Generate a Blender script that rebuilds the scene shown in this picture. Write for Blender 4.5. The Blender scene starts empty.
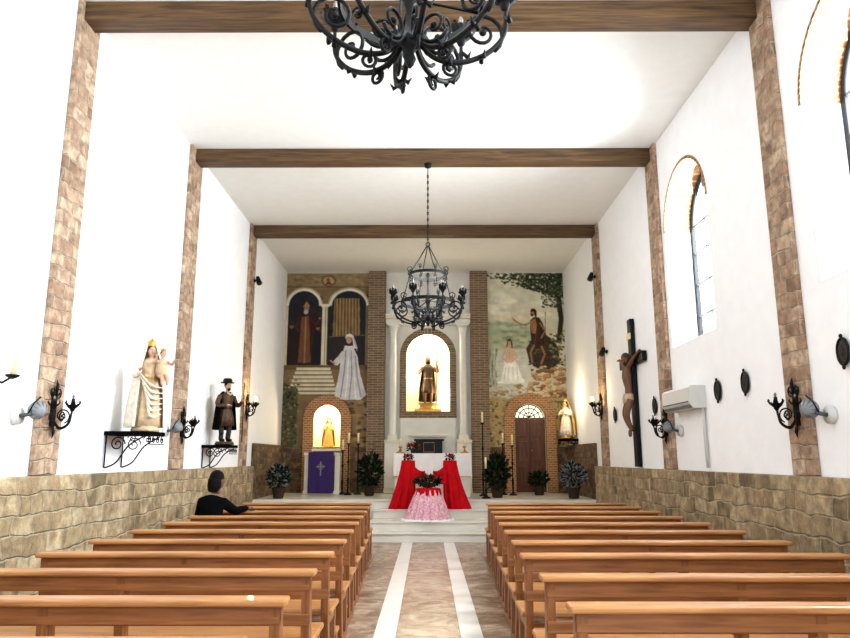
import bpy, bmesh, math, random
import numpy as np
from mathutils import Vector, Matrix
random.seed(7)
rng = np.random.default_rng(5)
sc = bpy.context.scene
PI = math.pi

# ------------------------------------------------------------------ materials
def lin(c):
    c = c/255.0
    return c/12.92 if c <= 0.04045 else ((c+0.055)/1.055)**2.4
def col(rgb): return (lin(rgb[0]), lin(rgb[1]), lin(rgb[2]), 1.0)

def mat(name, rgb, rough=0.6, metal=0.0, var=0.12, scale=6.0, bump=0.0, bscale=40.0, emit=None, estr=0.0, coat=0.0, spec=0.5):
    m = bpy.data.materials.new(name); m.use_nodes = True
    nt = m.node_tree; N = nt.nodes; L = nt.links
    b = N['Principled BSDF']
    b.inputs['Roughness'].default_value = rough
    b.inputs['Metallic'].default_value = metal
    b.inputs['Coat Weight'].default_value = coat
    b.inputs['Specular IOR Level'].default_value = spec
    tc = N.new('ShaderNodeTexCoord')
    n = N.new('ShaderNodeTexNoise'); n.inputs['Scale'].default_value = scale; n.inputs['Detail'].default_value = 5
    L.new(tc.outputs['Object'], n.inputs['Vector'])
    r = N.new('ShaderNodeValToRGB')
    c = col(rgb)
    r.color_ramp.elements[0].position = 0.3; r.color_ramp.elements[1].position = 0.7
    r.color_ramp.elements[0].color = tuple(max(0, x*(1-var)) for x in c[:3])+(1,)
    r.color_ramp.elements[1].color = tuple(min(1, x*(1+var)) for x in c[:3])+(1,)
    L.new(n.outputs['Fac'], r.inputs['Fac'])
    L.new(r.outputs['Color'], b.inputs['Base Color'])
    if bump > 0:
        n2 = N.new('ShaderNodeTexNoise'); n2.inputs['Scale'].default_value = bscale; n2.inputs['Detail'].default_value = 4
        L.new(tc.outputs['Object'], n2.inputs['Vector'])
        bp = N.new('ShaderNodeBump'); bp.inputs['Strength'].default_value = bump; bp.inputs['Distance'].default_value = 0.02
        L.new(n2.outputs['Fac'], bp.inputs['Height']); L.new(bp.outputs['Normal'], b.inputs['Normal'])
    if emit:
        b.inputs['Emission Color'].default_value = col(emit); b.inputs['Emission Strength'].default_value = estr
    return m

def wood(name, c1, c2, axis='X', rough=0.35, coat=0.2, sc_=1.0):
    m = bpy.data.materials.new(name); m.use_nodes = True
    nt = m.node_tree; N = nt.nodes; L = nt.links
    b = N['Principled BSDF']; b.inputs['Roughness'].default_value = rough; b.inputs['Coat Weight'].default_value = coat
    tc = N.new('ShaderNodeTexCoord'); mp = N.new('ShaderNodeMapping')
    s = [14*sc_]*3; s[{'X':0,'Y':1,'Z':2}[axis]] = 0.9*sc_
    mp.inputs['Scale'].default_value = s
    L.new(tc.outputs['Object'], mp.inputs['Vector'])
    n = N.new('ShaderNodeTexNoise'); n.inputs['Scale'].default_value = 2.2; n.inputs['Detail'].default_value = 6; n.inputs['Distortion'].default_value = 0.6
    L.new(mp.outputs['Vector'], n.inputs['Vector'])
    r = N.new('ShaderNodeValToRGB'); r.color_ramp.elements[0].position = 0.32; r.color_ramp.elements[1].position = 0.68
    r.color_ramp.elements[0].color = col(c1); r.color_ramp.elements[1].color = col(c2)
    L.new(n.outputs['Fac'], r.inputs['Fac']); L.new(r.outputs['Color'], b.inputs['Base Color'])
    bp = N.new('ShaderNodeBump'); bp.inputs['Strength'].default_value = 0.15; bp.inputs['Distance'].default_value = 0.01
    L.new(n.outputs['Fac'], bp.inputs['Height']); L.new(bp.outputs['Normal'], b.inputs['Normal'])
    return m

def ashlar(name, cols, mortar, w=0.30, h=0.16, wob=0.07, ms=0.014):
    """roughly coursed hand-cut rubble"""
    m = bpy.data.materials.new(name); m.use_nodes = True
    nt = m.node_tree; N = nt.nodes; L = nt.links
    b = N['Principled BSDF']; b.inputs['Roughness'].default_value = 0.9
    tc = N.new('ShaderNodeTexCoord'); sx = N.new('ShaderNodeSeparateXYZ'); L.new(tc.outputs['Object'], sx.inputs[0])
    ad = N.new('ShaderNodeMath'); ad.operation = 'ADD'; L.new(sx.outputs[0], ad.inputs[0]); L.new(sx.outputs[1], ad.inputs[1])
    cb = N.new('ShaderNodeCombineXYZ'); L.new(ad.outputs[0], cb.inputs[0]); L.new(sx.outputs[2], cb.inputs[1])
    nd = N.new('ShaderNodeTexNoise'); nd.inputs['Scale'].default_value = 0.85/w; nd.inputs['Detail'].default_value = 3; nd.inputs['Roughness'].default_value = 0.5
    L.new(tc.outputs['Object'], nd.inputs['Vector'])
    ma = N.new('ShaderNodeVectorMath'); ma.operation = 'MULTIPLY_ADD'; ma.inputs[1].default_value = (wob*2.6, wob*1.9, 0)
    L.new(nd.outputs['Color'], ma.inputs[0]); L.new(cb.outputs[0], ma.inputs[2])
    t = N.new('ShaderNodeTexBrick'); L.new(ma.outputs[0], t.inputs['Vector'])
    t.offset = 0.37; t.offset_frequency = 2; t.squash = 0.6; t.squash_frequency = 3
    t.inputs['Color1'].default_value = (0,0,0,1); t.inputs['Color2'].default_value = (1,1,1,1); t.inputs['Mortar'].default_value = (0.5,0.5,0.5,1)
    t.inputs['Scale'].default_value = 1; t.inputs['Brick Width'].default_value = w; t.inputs['Row Height'].default_value = h
    t.inputs['Mortar Size'].default_value = ms; t.inputs['Mortar Smooth'].default_value = 0.8
    nb = N.new('ShaderNodeTexNoise'); nb.inputs['Scale'].default_value = 1.7/w; nb.inputs['Detail'].default_value = 5
    L.new(tc.outputs['Object'], nb.inputs['Vector'])
    mb = N.new('ShaderNodeMath'); mb.operation = 'MULTIPLY_ADD'; mb.inputs[1].default_value = 0.9; mb.inputs[2].default_value = -0.45
    L.new(nb.outputs['Fac'], mb.inputs[0])
    am = N.new('ShaderNodeMath'); am.operation = 'ADD'; am.use_clamp = True
    sc0 = N.new('ShaderNodeSeparateColor'); L.new(t.outputs['Color'], sc0.inputs[0])
    L.new(sc0.outputs[0], am.inputs[0]); L.new(mb.outputs[0], am.inputs[1])
    r = N.new('ShaderNodeValToRGB'); els = r.color_ramp.elements
    while len(els) < len(cols): els.new(0.5)
    for i, c in enumerate(cols):
        els[i].position = i/(len(cols)-1); els[i].color = col(c)
    L.new(am.outputs[0], r.inputs['Fac'])
    nf = N.new('ShaderNodeTexNoise'); nf.inputs['Scale'].default_value = 9; nf.inputs['Detail'].default_value = 9; nf.inputs['Roughness'].default_value = 0.7
    L.new(tc.outputs['Object'], nf.inputs['Vector'])
    mr0 = N.new('ShaderNodeMapRange'); mr0.inputs[1].default_value = 0.3; mr0.inputs[2].default_value = 0.7; mr0.inputs[3].default_value = 0.6; mr0.inputs[4].default_value = 1.4
    L.new(nf.outputs['Fac'], mr0.inputs[0])
    mm = N.new('ShaderNodeVectorMath'); mm.operation = 'SCALE'
    mix = N.new('ShaderNodeMix'); mix.data_type = 'RGBA'
    L.new(t.outputs['Fac'], mix.inputs[0]); L.new(r.outputs['Color'], mix.inputs[6]); mix.inputs[7].default_value = col(mortar)
    L.new(mix.outputs[2], mm.inputs[0]); L.new(mr0.outputs[0], mm.inputs['Scale'])
    L.new(mm.outputs[0], b.inputs['Base Color'])
    hh = N.new('ShaderNodeMath'); hh.operation = 'MULTIPLY_ADD'; hh.inputs[1].default_value = -0.8
    L.new(t.outputs['Fac'], hh.inputs[0]); L.new(nf.outputs['Fac'], hh.inputs[2])
    bp = N.new('ShaderNodeBump'); bp.inputs['Strength'].default_value = 0.8; bp.inputs['Distance'].default_value = 0.04
    L.new(hh.outputs[0], bp.inputs['Height']); L.new(bp.outputs['Normal'], b.inputs['Normal'])
    return m

def brick(name, c1, c2, mortar, w=0.24, h=0.06):
    m = bpy.data.materials.new(name); m.use_nodes = True
    nt = m.node_tree; N = nt.nodes; L = nt.links
    b = N['Principled BSDF']; b.inputs['Roughness'].default_value = 0.85
    tc = N.new('ShaderNodeTexCoord'); sx = N.new('ShaderNodeSeparateXYZ'); L.new(tc.outputs['Object'], sx.inputs[0])
    ad = N.new('ShaderNodeMath'); ad.operation = 'ADD'; L.new(sx.outputs[0], ad.inputs[0]); L.new(sx.outputs[1], ad.inputs[1])
    cb = N.new('ShaderNodeCombineXYZ'); L.new(ad.outputs[0], cb.inputs[0]); L.new(sx.outputs[2], cb.inputs[1])
    t = N.new('ShaderNodeTexBrick'); L.new(cb.outputs[0], t.inputs['Vector'])
    t.inputs['Color1'].default_value = col(c1); t.inputs['Color2'].default_value = col(c2); t.inputs['Mortar'].default_value = col(mortar)
    t.inputs['Scale'].default_value = 1; t.inputs['Brick Width'].default_value = w; t.inputs['Row Height'].default_value = h
    t.inputs['Mortar Size'].default_value = 0.009; t.inputs['Mortar Smooth'].default_value = 0.3
    L.new(t.outputs['Color'], b.inputs['Base Color'])
    bp = N.new('ShaderNodeBump'); bp.invert = True; bp.inputs['Strength'].default_value = 0.5; bp.inputs['Distance'].default_value = 0.01
    L.new(t.outputs['Fac'], bp.inputs['Height']); L.new(bp.outputs['Normal'], b.inputs['Normal'])
    return m

def marble_floor(name):
    m = bpy.data.materials.new(name); m.use_nodes = True
    nt = m.node_tree; N = nt.nodes; L = nt.links
    b = N['Principled BSDF']; b.inputs['Roughness'].default_value = 0.26
    b.inputs['Specular IOR Level'].default_value = 0.5
    tc = N.new('ShaderNodeTexCoord')
    n = N.new('ShaderNodeTexNoise'); n.inputs['Scale'].default_value = 3.2; n.inputs['Detail'].default_value = 9; n.inputs['Distortion'].default_value = 1.6; n.inputs['Roughness'].default_value = 0.65
    L.new(tc.outputs['Object'], n.inputs['Vector'])
    r = N.new('ShaderNodeValToRGB'); e = r.color_ramp.elements
    e[0].position = 0.3; e[0].color = col((124,100,84)); e[1].position = 0.72; e[1].color = col((204,190,172))
    k = e.new(0.5); k.color = col((166,142,122))
    L.new(n.outputs['Fac'], r.inputs['Fac'])
    t = N.new('ShaderNodeTexBrick'); t.offset = 0.0
    t.inputs['Color1'].default_value = (1,1,1,1); t.inputs['Color2'].default_value = (0.78,0.75,0.72,1); t.inputs['Mortar'].default_value = (0.45,0.4,0.36,1)
    t.inputs['Scale'].default_value = 1; t.inputs['Brick Width'].default_value = 0.56; t.inputs['Row Height'].default_value = 0.56; t.inputs['Mortar Size'].default_value = 0.004
    mp = N.new('ShaderNodeMapping'); mp.inputs['Location'].default_value = (0.28,0,0)
    L.new(tc.outputs['Object'], mp.inputs['Vector']); L.new(mp.outputs['Vector'], t.inputs['Vector'])
    mix = N.new('ShaderNodeMix'); mix.data_type = 'RGBA'; mix.blend_type = 'MULTIPLY'; mix.inputs[0].default_value = 1
    L.new(r.outputs['Color'], mix.inputs[6]); L.new(t.outputs['Color'], mix.inputs[7])
    L.new(mix.outputs[2], b.inputs['Base Color'])
    return m

M = {}
M['wall'] = mat('white_plaster', (245,245,246), 0.9, var=0.02, bump=0.12, bscale=18)
M['ceil'] = mat('ceiling_plaster', (230,229,224), 0.9, var=0.02, bump=0.08, bscale=10)
M['stone'] = ashlar('coursed_sandstone', [(122,106,82),(166,146,114),(142,122,94),(190,170,138),(156,132,102),(178,162,132)], (178,164,138), 0.34, 0.18, 0.075, 0.013)
M['stone_strip'] = ashlar('pilaster_stone', [(136,110,90),(182,154,130),(156,126,104),(198,174,150),(144,118,98)], (184,166,144), 0.25, 0.14, 0.06, 0.011)
M['stone_warm'] = ashlar('sanctuary_stone', [(96,76,58),(130,106,80),(88,70,56),(142,116,86)], (124,106,86), 0.24, 0.12, 0.06, 0.010)
M['brick'] = brick('brown_brick', (134,110,86), (106,86,68), (158,144,124))
M['brick_o'] = brick('orange_brick', (176,122,80), (146,98,62), (186,160,126), w=0.12, h=0.055)
M['brick_t'] = brick('tan_brick', (158,112,72), (128,88,54), (184,156,120), w=0.2, h=0.06)
M['beam'] = wood('beam_wood', (62,44,28), (112,84,52), 'X', rough=0.6, coat=0.0)
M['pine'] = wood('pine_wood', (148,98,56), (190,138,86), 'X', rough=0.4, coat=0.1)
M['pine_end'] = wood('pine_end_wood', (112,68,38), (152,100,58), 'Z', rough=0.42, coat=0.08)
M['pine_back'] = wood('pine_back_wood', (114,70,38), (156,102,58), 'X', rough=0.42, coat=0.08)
M['door'] = wood('door_wood', (74,40,22), (112,66,38), 'Z', rough=0.45)
M['floor'] = marble_floor('marble_floor')
M['strip'] = mat('white_marble', (226,222,214), 0.24, var=0.06, scale=5)
M['step'] = mat('cream_marble', (224,219,208), 0.25, var=0.05, scale=4)
M['iron'] = mat('black_iron', (12,12,13), 0.6, 0.0, var=0.2, spec=0.3)
M['irong'] = mat('grey_iron', (86,90,94), 0.5, 0.2, var=0.2)
M['whitep'] = mat('white_enamel', (204,204,200), 0.45, var=0.02)
M['lightgrey'] = mat('grey_enamel', (132,136,138), 0.45, var=0.05)
M['cream'] = mat('cream_stone', (222,214,196), 0.6, var=0.05)
M['greywhite'] = mat('retablo_plaster', (222,220,212), 0.7, var=0.04)
M['gold'] = mat('gilding', (190,148,74), 0.4, 0.6, var=0.15, scale=20)
M['yellow'] = mat('niche_yellow', (252,247,216), 0.8, var=0.03)
M['red'] = mat('red_cloth', (190,12,28), 0.8, var=0.15, scale=8, spec=0.2)
M['purple'] = mat('purple_cloth', (58,38,98), 0.8, var=0.12)
M['white_cloth'] = mat('white_cloth', (240,238,236), 0.85, var=0.03)
M['pinkdamask'] = mat('pink_damask', (224,172,184), 0.8, var=0.38, scale=26)
M['leaf'] = mat('leaf_green', (40,62,34), 0.6, var=0.4, scale=9, spec=0.25)
M['leaf2'] = mat('leaf_dark', (20,30,20), 0.65, var=0.4, scale=9, spec=0.2)
M['leafw'] = mat('leaf_variegated', (134,144,152), 0.6, var=0.2, scale=9, spec=0.25)
M['rose'] = mat('red_petals', (186,22,38), 0.6, var=0.2)
M['pot'] = mat('clay_pot', (62,46,38), 0.75, var=0.1)
M['wax'] = mat('candle_wax', (232,216,176), 0.5, var=0.02)
M['skin'] = mat('painted_skin', (196,156,130), 0.6, var=0.05)
M['dskin'] = mat('dark_painted_skin', (112,80,58), 0.55, var=0.12)
M['jskin'] = mat('saint_painted_skin', (128,88,60), 0.5, var=0.12)
M['hskin'] = mat('human_skin', (118,82,66), 0.6, var=0.05)
M['robe_w'] = mat('ivory_robe', (218,208,190), 0.65, var=0.16, scale=18)
M['robe_c'] = mat('cream_robe', (196,172,140), 0.65, var=0.2, scale=22)
M['robe_b'] = mat('brown_robe', (78,54,34), 0.6, var=0.35, scale=14)
M['robe_p'] = mat('faded_rose_robe', (184,144,122), 0.65, var=0.15, scale=14)
M['robe_g'] = mat('golden_robe', (208,174,104), 0.5, 0.2, var=0.2, scale=20)
M['darkcloth'] = mat('dark_cloth', (10,10,12), 0.95, var=0.2, spec=0.1)
M['greycloth'] = mat('grey_brown_cloth', (60,52,46), 0.85, var=0.25)
M['hair'] = mat('dark_hair', (14,11,10), 0.75, var=0.3, scale=30, spec=0.2)
M['hairb'] = mat('brown_hair', (62,42,30), 0.7, var=0.3, scale=30)
M['lips'] = mat('painted_lips', (150,80,70), 0.6, var=0.05)
M['black'] = mat('black_lacquer', (14,13,13), 0.45, var=0.1, spec=0.3)
M['plaque'] = mat('bronze_relief', (52,44,38), 0.55, 0.3, var=0.4, scale=40)
M['bulb'] = mat('bulb_glass', (120,114,104), 0.3, var=0.02)
M['lit'] = mat('lit_bulb', (255,220,160), 0.3, emit=(255,206,130), estr=14)
M['fan'] = mat('fanlight_glass', (236,236,214), 0.3, emit=(240,240,214), estr=0.9)

# ------------------------------------------------------------------ mesh builder
class MB:
    def __init__(s): s.bm = bmesh.new(); s.mats = []
    def mi(s, m):
        if isinstance(m, str): m = M[m]
        if m not in s.mats: s.mats.append(m)
        return s.mats.index(m)
    def faces(s, vs, fs, m, smooth=False):
        i = s.mi(m); bv = [s.bm.verts.new(v) for v in vs]
        for f in fs:
            try:
                q = s.bm.faces.new([bv[k] for k in f]); q.material_index = i; q.smooth = smooth
            except ValueError: pass
    def box(s, x0, x1, y0, y1, z0, z1, m, mx=None):
        vs = [Vector((x, y, z)) for x in (x0, x1) for y in (y0, y1) for z in (z0, z1)]
        if mx is not None: vs = [mx @ v for v in vs]
        s.faces(vs, [(0,1,3,2),(4,6,7,5),(0,4,5,1),(2,3,7,6),(0,2,6,4),(1,5,7,3)], m)
    def bbox(s, x0, x1, y0, y1, z0, z1, m, bev=0.006, mx=None):
        t = bmesh.new(); bmesh.ops.create_cube(t, size=1)
        for v in t.verts:
            v.co = Vector((x0+(v.co.x+.5)*(x1-x0), y0+(v.co.y+.5)*(y1-y0), z0+(v.co.z+.5)*(z1-z0)))
        bmesh.ops.bevel(t, geom=list(t.edges), offset=bev, segments=2, affect='EDGES', profile=0.5)
        if mx is not None: t.transform(mx)
        s.merge(t, m)
    def merge(s, t, m, smooth=False):
        t.verts.index_update()
        vs = [v.co.copy() for v in t.verts]; fs = [[v.index for v in f.verts] for f in t.faces]
        s.faces(vs, fs, m, smooth); t.free()
    def absorb(s, t, mx):
        t.bm.transform(mx); remap = [s.mi(mm) for mm in t.mats]
        t.bm.verts.index_update(); bv = [s.bm.verts.new(v.co) for v in t.bm.verts]
        for f in t.bm.faces:
            q = s.bm.faces.new([bv[v.index] for v in f.verts]); q.material_index = remap[f.material_index]; q.smooth = f.smooth
        t.bm.free()
    def prism(s, pts, a0, a1, axis, m):
        def P(p, a):
            return {'X': (a, p[0], p[1]), 'Y': (p[0], a, p[1]), 'Z': (p[0], p[1], a)}[axis]
        n = len(pts); vs = [P(p, a0) for p in pts]+[P(p, a1) for p in pts]
        fs = [tuple(range(n)), tuple(range(2*n-1, n-1, -1))]+[(i, n+i, n+(i+1) % n, (i+1) % n) for i in range(n)]
        s.faces(vs, fs, m)
    def ell(s, c, r, m, seg=14, rings=9, mx=None):
        vs = []; fs = []
        for j in range(rings+1):
            t = PI*j/rings
            for i in range(seg):
                a = 2*PI*i/seg
                v = Vector((r[0]*math.sin(t)*math.cos(a), r[1]*math.sin(t)*math.sin(a), r[2]*math.cos(t)))
                if mx is not None: v = mx @ v
                vs.append(v+Vector(c))
        for j in range(rings):
            for i in range(seg):
                fs.append((j*seg+i, (j+1)*seg+i, (j+1)*seg+(i+1) % seg, j*seg+(i+1) % seg))
        s.faces(vs, fs, m, True)
    def tube(s, pts, rad, m, seg=8, closed=False):
        pts = [Vector(p) for p in pts]; n = len(pts)
        if not hasattr(rad, '__len__'): rad = [rad]*n
        vs = []; fs = []; up = None
        for i, p in enumerate(pts):
            if closed: d = pts[(i+1) % n]-pts[i-1]
            else: d = pts[min(i+1, n-1)]-pts[max(i-1, 0)]
            if d.length < 1e-9: d = Vector((0,0,1))
            d.normalize()
            if up is None:
                up = Vector((0,0,1)) if abs(d.z) < 0.9 else Vector((1,0,0))
            up = up-d*up.dot(d)
            if up.length < 1e-6: up = d.orthogonal()
            up.normalize(); sd = d.cross(up)
            for k in range(seg):
                a = 2*PI*k/seg
                vs.append(p+(up*math.cos(a)+sd*math.sin(a))*rad[i])
        for i in range(n if closed else n-1):
            j = (i+1) % n
            for k in range(seg):
                fs.append((i*seg+k, i*seg+(k+1) % seg, j*seg+(k+1) % seg, j*seg+k))
        if not closed:
            fs.append(tuple(range(seg-1, -1, -1))); fs.append(tuple((n-1)*seg+k for k in range(seg)))
        s.faces(vs, fs, m, True)
    def lathe(s, prof, c, m, seg=24, folds=0, amp=0.0, sy=1.0, cap=True, phase=0.0, ang=(0, 2*PI)):
        vs = []; fs = []; full = abs(ang[1]-ang[0]-2*PI) < 1e-6
        ns = seg if full else seg+1
        for p in prof:
            w = p[2] if len(p) > 2 else 1.0
            for i in range(ns):
                a = ang[0]+(ang[1]-ang[0])*i/seg
                r = p[0]*(1+w*amp*(math.sin(folds*a+phase)+0.4*math.sin((folds*2+1)*a+1.3)))
                vs.append((c[0]+r*math.cos(a), c[1]+sy*r*math.sin(a), c[2]+p[1]))
        for j in range(len(prof)-1):
            for i in range(seg):
                i2 = (i+1) % ns
                fs.append((j*ns+i, j*ns+i2, (j+1)*ns+i2, (j+1)*ns+i))
        if cap and full:
            fs.append(tuple(range(ns-1, -1, -1))); fs.append(tuple((len(prof)-1)*ns+k for k in range(ns)))
        s.faces(vs, fs, m, True)
    def cyl(s, a, b, r, m, seg=14, r2=None):
        s.tube([a, b], [r, r if r2 is None else r2], m, seg)
    def done(s, name, loc=(0,0,0), rz=0.0, scale=1.0):
        bmesh.ops.recalc_face_normals(s.bm, faces=s.bm.faces)
        me = bpy.data.meshes.new(name); s.bm.to_mesh(me); s.bm.free()
        for m in s.mats: me.materials.append(m)
        o = bpy.data.objects.new(name, me); sc.collection.objects.link(o)
        o.location = loc; o.rotation_euler = (0, 0, rz); o.scale = (scale,)*3
        return o

def smooth(pts, k=6):
    pts = [Vector(p) for p in pts]; out = []
    for i in range(len(pts)-1):
        p0 = pts[max(i-1, 0)]; p1 = pts[i]; p2 = pts[i+1]; p3 = pts[min(i+2, len(pts)-1)]
        for j in range(k):
            t = j/k
            out.append(0.5*((2*p1)+(p2-p0)*t+(2*p0-5*p1+4*p2-p3)*t*t+(3*p1-p0-3*p2+p3)*t**3))
    out.append(pts[-1]); return out
def lerp_list(a, n):
    return list(np.interp(np.linspace(0, 1, n), np.linspace(0, 1, len(a)), a))
def spiral(c, r0, r1, a0, a1, n=18):
    return [(c[0]+(r0+(r1-r0)*t)*math.cos(a0+(a1-a0)*t), c[1]+(r0+(r1-r0)*t)*math.sin(a0+(a1-a0)*t)) for t in [i/(n-1) for i in range(n)]]
def nm(base, i): return base if i == 0 else '%s.%03d' % (base, i)

# ------------------------------------------------------------------ room
XL, XR, YB, ZC = -3.60, 3.44, 17.36, 6.16
Y0 = -3.5
ZP = 0.68
YP = 14.5

def arch_wall(name, s0, s1, z0, z1, ops, mp, depth, m, mrev, mtop=None, nseg=20):
    b = MB()
    def quad(p, mm): b.faces([mp(*q) for q in p], [(0,1,2,3)], mm)
    cur = s0
    for (a, c, zs, zsp) in ops:
        quad([(cur,z0,0),(a,z0,0),(a,z1,0),(cur,z1,0)], m)
        if zs > z0: quad([(a,z0,0),(c,z0,0),(c,zs,0),(a,zs,0)], m)
        R = (c-a)/2; cx = (a+c)/2
        arc = [(cx-R*math.cos(PI*i/nseg), zsp+R*math.sin(PI*i/nseg)) for i in range(nseg+1)]
        for i in range(nseg):
            p, q = arc[i], arc[i+1]
            quad([(p[0],p[1],0),(q[0],q[1],0),(q[0],z1,0),(p[0],z1,0)], m)
            quad([(p[0],p[1],0),(q[0],q[1],0),(q[0],q[1],depth),(p[0],p[1],depth)], mtop or mrev)
        quad([(a,zs,0),(a,zsp,0),(a,zsp,depth),(a,zs,depth)], mrev)
        quad([(c,zs,0),(c,zsp,0),(c,zsp,depth),(c,zs,depth)], mrev)
        if zs > z0: quad([(a,zs,0),(c,zs,0),(c,zs,depth),(a,zs,depth)], mrev)
        cur = c
    quad([(cur,z0,0),(s1,z0,0),(s1,z1,0),(cur,z1,0)], m)
    return b.done(name)

b = MB(); b.box(XL-0.5, XR+0.6, Y0, YB+0.6, -0.12, 0.0, 'floor'); b.done('floor')
b = MB(); b.box(XL-0.5, XR+0.6, Y0, YB+0.6, ZC, ZC+0.15, 'ceil'); b.done('ceiling')
b = MB(); b.box(XL-0.25, XL, Y0, YB+0.6, 0, ZC, 'wall'); b.done('wall_left')
WD = 0.42
wins = [(0.75, 2.3), (4.40, 5.95), (8.22, 9.72)]
arch_wall('wall_right', Y0, YB+0.6, 0, ZC, [(a, c, 3.02, 4.70) for a, c in wins],
          lambda s, z, d: (XR+d, s, z), WD, 'wall', 'wall', 'brick_t')
for k, (a, c) in enumerate(wins):
    b = MB(); R = (c-a)/2; cx = (a+c)/2; n = 22
    for i in range(n):
        t0, t1 = PI*i/n, PI*(i+1)/n
        pts = [(cx-r*math.cos(t), 4.70+r*math.sin(t)) for r, t in ((R-0.002, t0), (R+0.04, t0), (R+0.04, t1), (R-0.002, t1))]
        b.prism(pts, XR-0.008, XR+0.005, 'X', 'brick_t')
    b.done(nm('trim_window_arch', k))
    b = MB(); xo = XR+WD-0.06
    b.box(xo, xo+0.05, a, a+0.07, 3.02, 4.75, 'iron'); b.box(xo, xo+0.05, c-0.07, c, 3.02, 4.75, 'iron')
    b.box(xo, xo+0.05, a, c, 3.02, 3.09, 'iron')
    for f in (0.33, 0.66): b.box(xo+0.01, xo+0.035, a+(c-a)*f-0.012, a+(c-a)*f+0.012, 3.05, 5.38, 'irong')
    for z in (3.45, 3.9, 4.35, 4.75): b.box(xo+0.01, xo+0.035, a, c, z-0.012, z+0.012, 'irong')
    arc = [(xo+0.025, cx-(R-0.03)*math.cos(PI*i/n), 4.70+(R-0.03)*math.sin(PI*i/n)) for i in range(n+1)]
    b.tube(arc, 0.032, 'iron', 6)
    b.done('window_%d' % (k+1))

ops = [(-2.80, -2.14, 1.72, 2.44), (-0.54, 0.54, 2.62, 4.0), (2.12, 2.88, ZP, 2.44)]
arch_wall('wall_back', XL-0.25, XR+0.6, 0, ZC, ops, lambda s, z, d: (s, YB+d, z), 0.5, 'greywhite', 'yellow')
for k, (nn_, (a, c, zs, zsp)) in enumerate(zip(('side_niche', 'centre_niche', 'door_recess'), ops)):
    b = MB(); b.box(a-0.1, c+0.1, YB+0.5, YB+0.56, zs-0.1, zsp+(c-a)/2+0.1, 'yellow'); b.done('wall_'+nn_)

for nn_, x0, x1 in (('left', XL, XL+0.07), ('right', XR-0.07, XR)):
    b = MB(); b.bbox(x0, x1, Y0, YP-0.002, 0, 1.34, 'stone', 0.012); b.done('baseboard_stone_'+nn_)
    b = MB(); b.bbox(x0, x1, YP+0.002, YB, 0.0, 1.80, 'stone_warm', 0.012); b.done('baseboard_sanctuary_'+nn_)
b = MB()
b.box(XL+0.07, -1.5, YB-0.05, YB+0.0, ZP, 1.76, 'stone_warm')
b.box(1.5, 1.9, YB-0.05, YB, ZP, 1.76, 'stone_warm'); b.box(2.98, XR-0.07, YB-0.05, YB, ZP, 1.76, 'stone_warm')
b.done('baseboard_back')
for i, (x0, x1, ya, yb) in enumerate([(XL, XL+0.05, 6.42, 6.84), (XL, XL+0.05, 9.86, 10.36), (XL, XL+0.05, 13.5, 13.95),
                                      (XR-0.05, XR, 6.28, 6.68), (XR-0.05, XR, 9.86, 10.30), (XR-0.05, XR, 13.5, 13.95),
                                      (XL, XL+0.05, 2.85, 3.3), (XR-0.05, XR, 2.85, 3.3)]):
    b = MB(); b.bbox(x0, x1, ya, yb, 1.345, ZC, 'stone_strip', 0.01); b.done('trim_%d' % (i+1))
for k, y in enumerate((2.95, 6.48, 10.02, 13.62)):
    b = MB(); b.bbox(XL, XR, y, y+0.25, 5.95, ZC, 'beam', 0.012); b.done(nm('ceiling_beam', k))

b = MB(); b.box(-0.47, -0.28, Y0, 13.2, -0.01, 0.003, 'strip'); b.box(0.28, 0.47, Y0, 13.2, -0.01, 0.003, 'strip'); b.done('trim_aisle_strips')

b = MB()
b.box(XL+0.07, XR-0.07, YP, YB, 0, ZP, 'step')
for (y, z) in ((13.2, 0.17), (13.5, 0.34), (14.2, 0.51)):
    b.bbox(-1.08, 1.20, y, YP+0.02, z-0.17, z-0.03, 'step', 0.003)
    b.bbox(-1.10, 1.22, y-0.03, YP+0.02, z-0.03, z, 'step', 0.006)
b.bbox(-1.10, 1.22, YP-0.03, YP+0.02, ZP-0.03, ZP+0.001, 'step', 0.006)
b.done('altar_steps')

# ------------------------------------------------------------------ pews
def pew(y, x0, x1, name):
    b = MB(); W = x1-x0
    for e in [0.0, W-0.05, W/2-0.025]:
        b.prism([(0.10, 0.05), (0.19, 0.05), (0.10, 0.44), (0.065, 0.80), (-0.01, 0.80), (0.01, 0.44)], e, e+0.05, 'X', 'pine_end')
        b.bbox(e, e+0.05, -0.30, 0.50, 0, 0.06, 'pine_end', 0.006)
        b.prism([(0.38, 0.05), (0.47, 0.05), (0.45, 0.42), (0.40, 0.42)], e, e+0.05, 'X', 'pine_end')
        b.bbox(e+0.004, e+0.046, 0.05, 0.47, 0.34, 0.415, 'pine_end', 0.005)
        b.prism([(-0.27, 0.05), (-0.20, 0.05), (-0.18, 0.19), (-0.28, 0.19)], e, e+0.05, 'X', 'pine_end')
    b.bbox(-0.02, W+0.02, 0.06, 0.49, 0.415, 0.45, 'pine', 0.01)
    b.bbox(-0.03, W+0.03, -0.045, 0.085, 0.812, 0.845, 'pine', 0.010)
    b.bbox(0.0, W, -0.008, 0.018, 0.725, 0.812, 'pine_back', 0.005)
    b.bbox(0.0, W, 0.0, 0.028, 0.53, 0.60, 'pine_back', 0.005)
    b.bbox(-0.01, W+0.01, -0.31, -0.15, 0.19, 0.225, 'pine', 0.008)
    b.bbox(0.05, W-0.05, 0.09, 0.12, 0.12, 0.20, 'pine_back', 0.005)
    return b.done(name, (x0, y, 0))
n = 0
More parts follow.
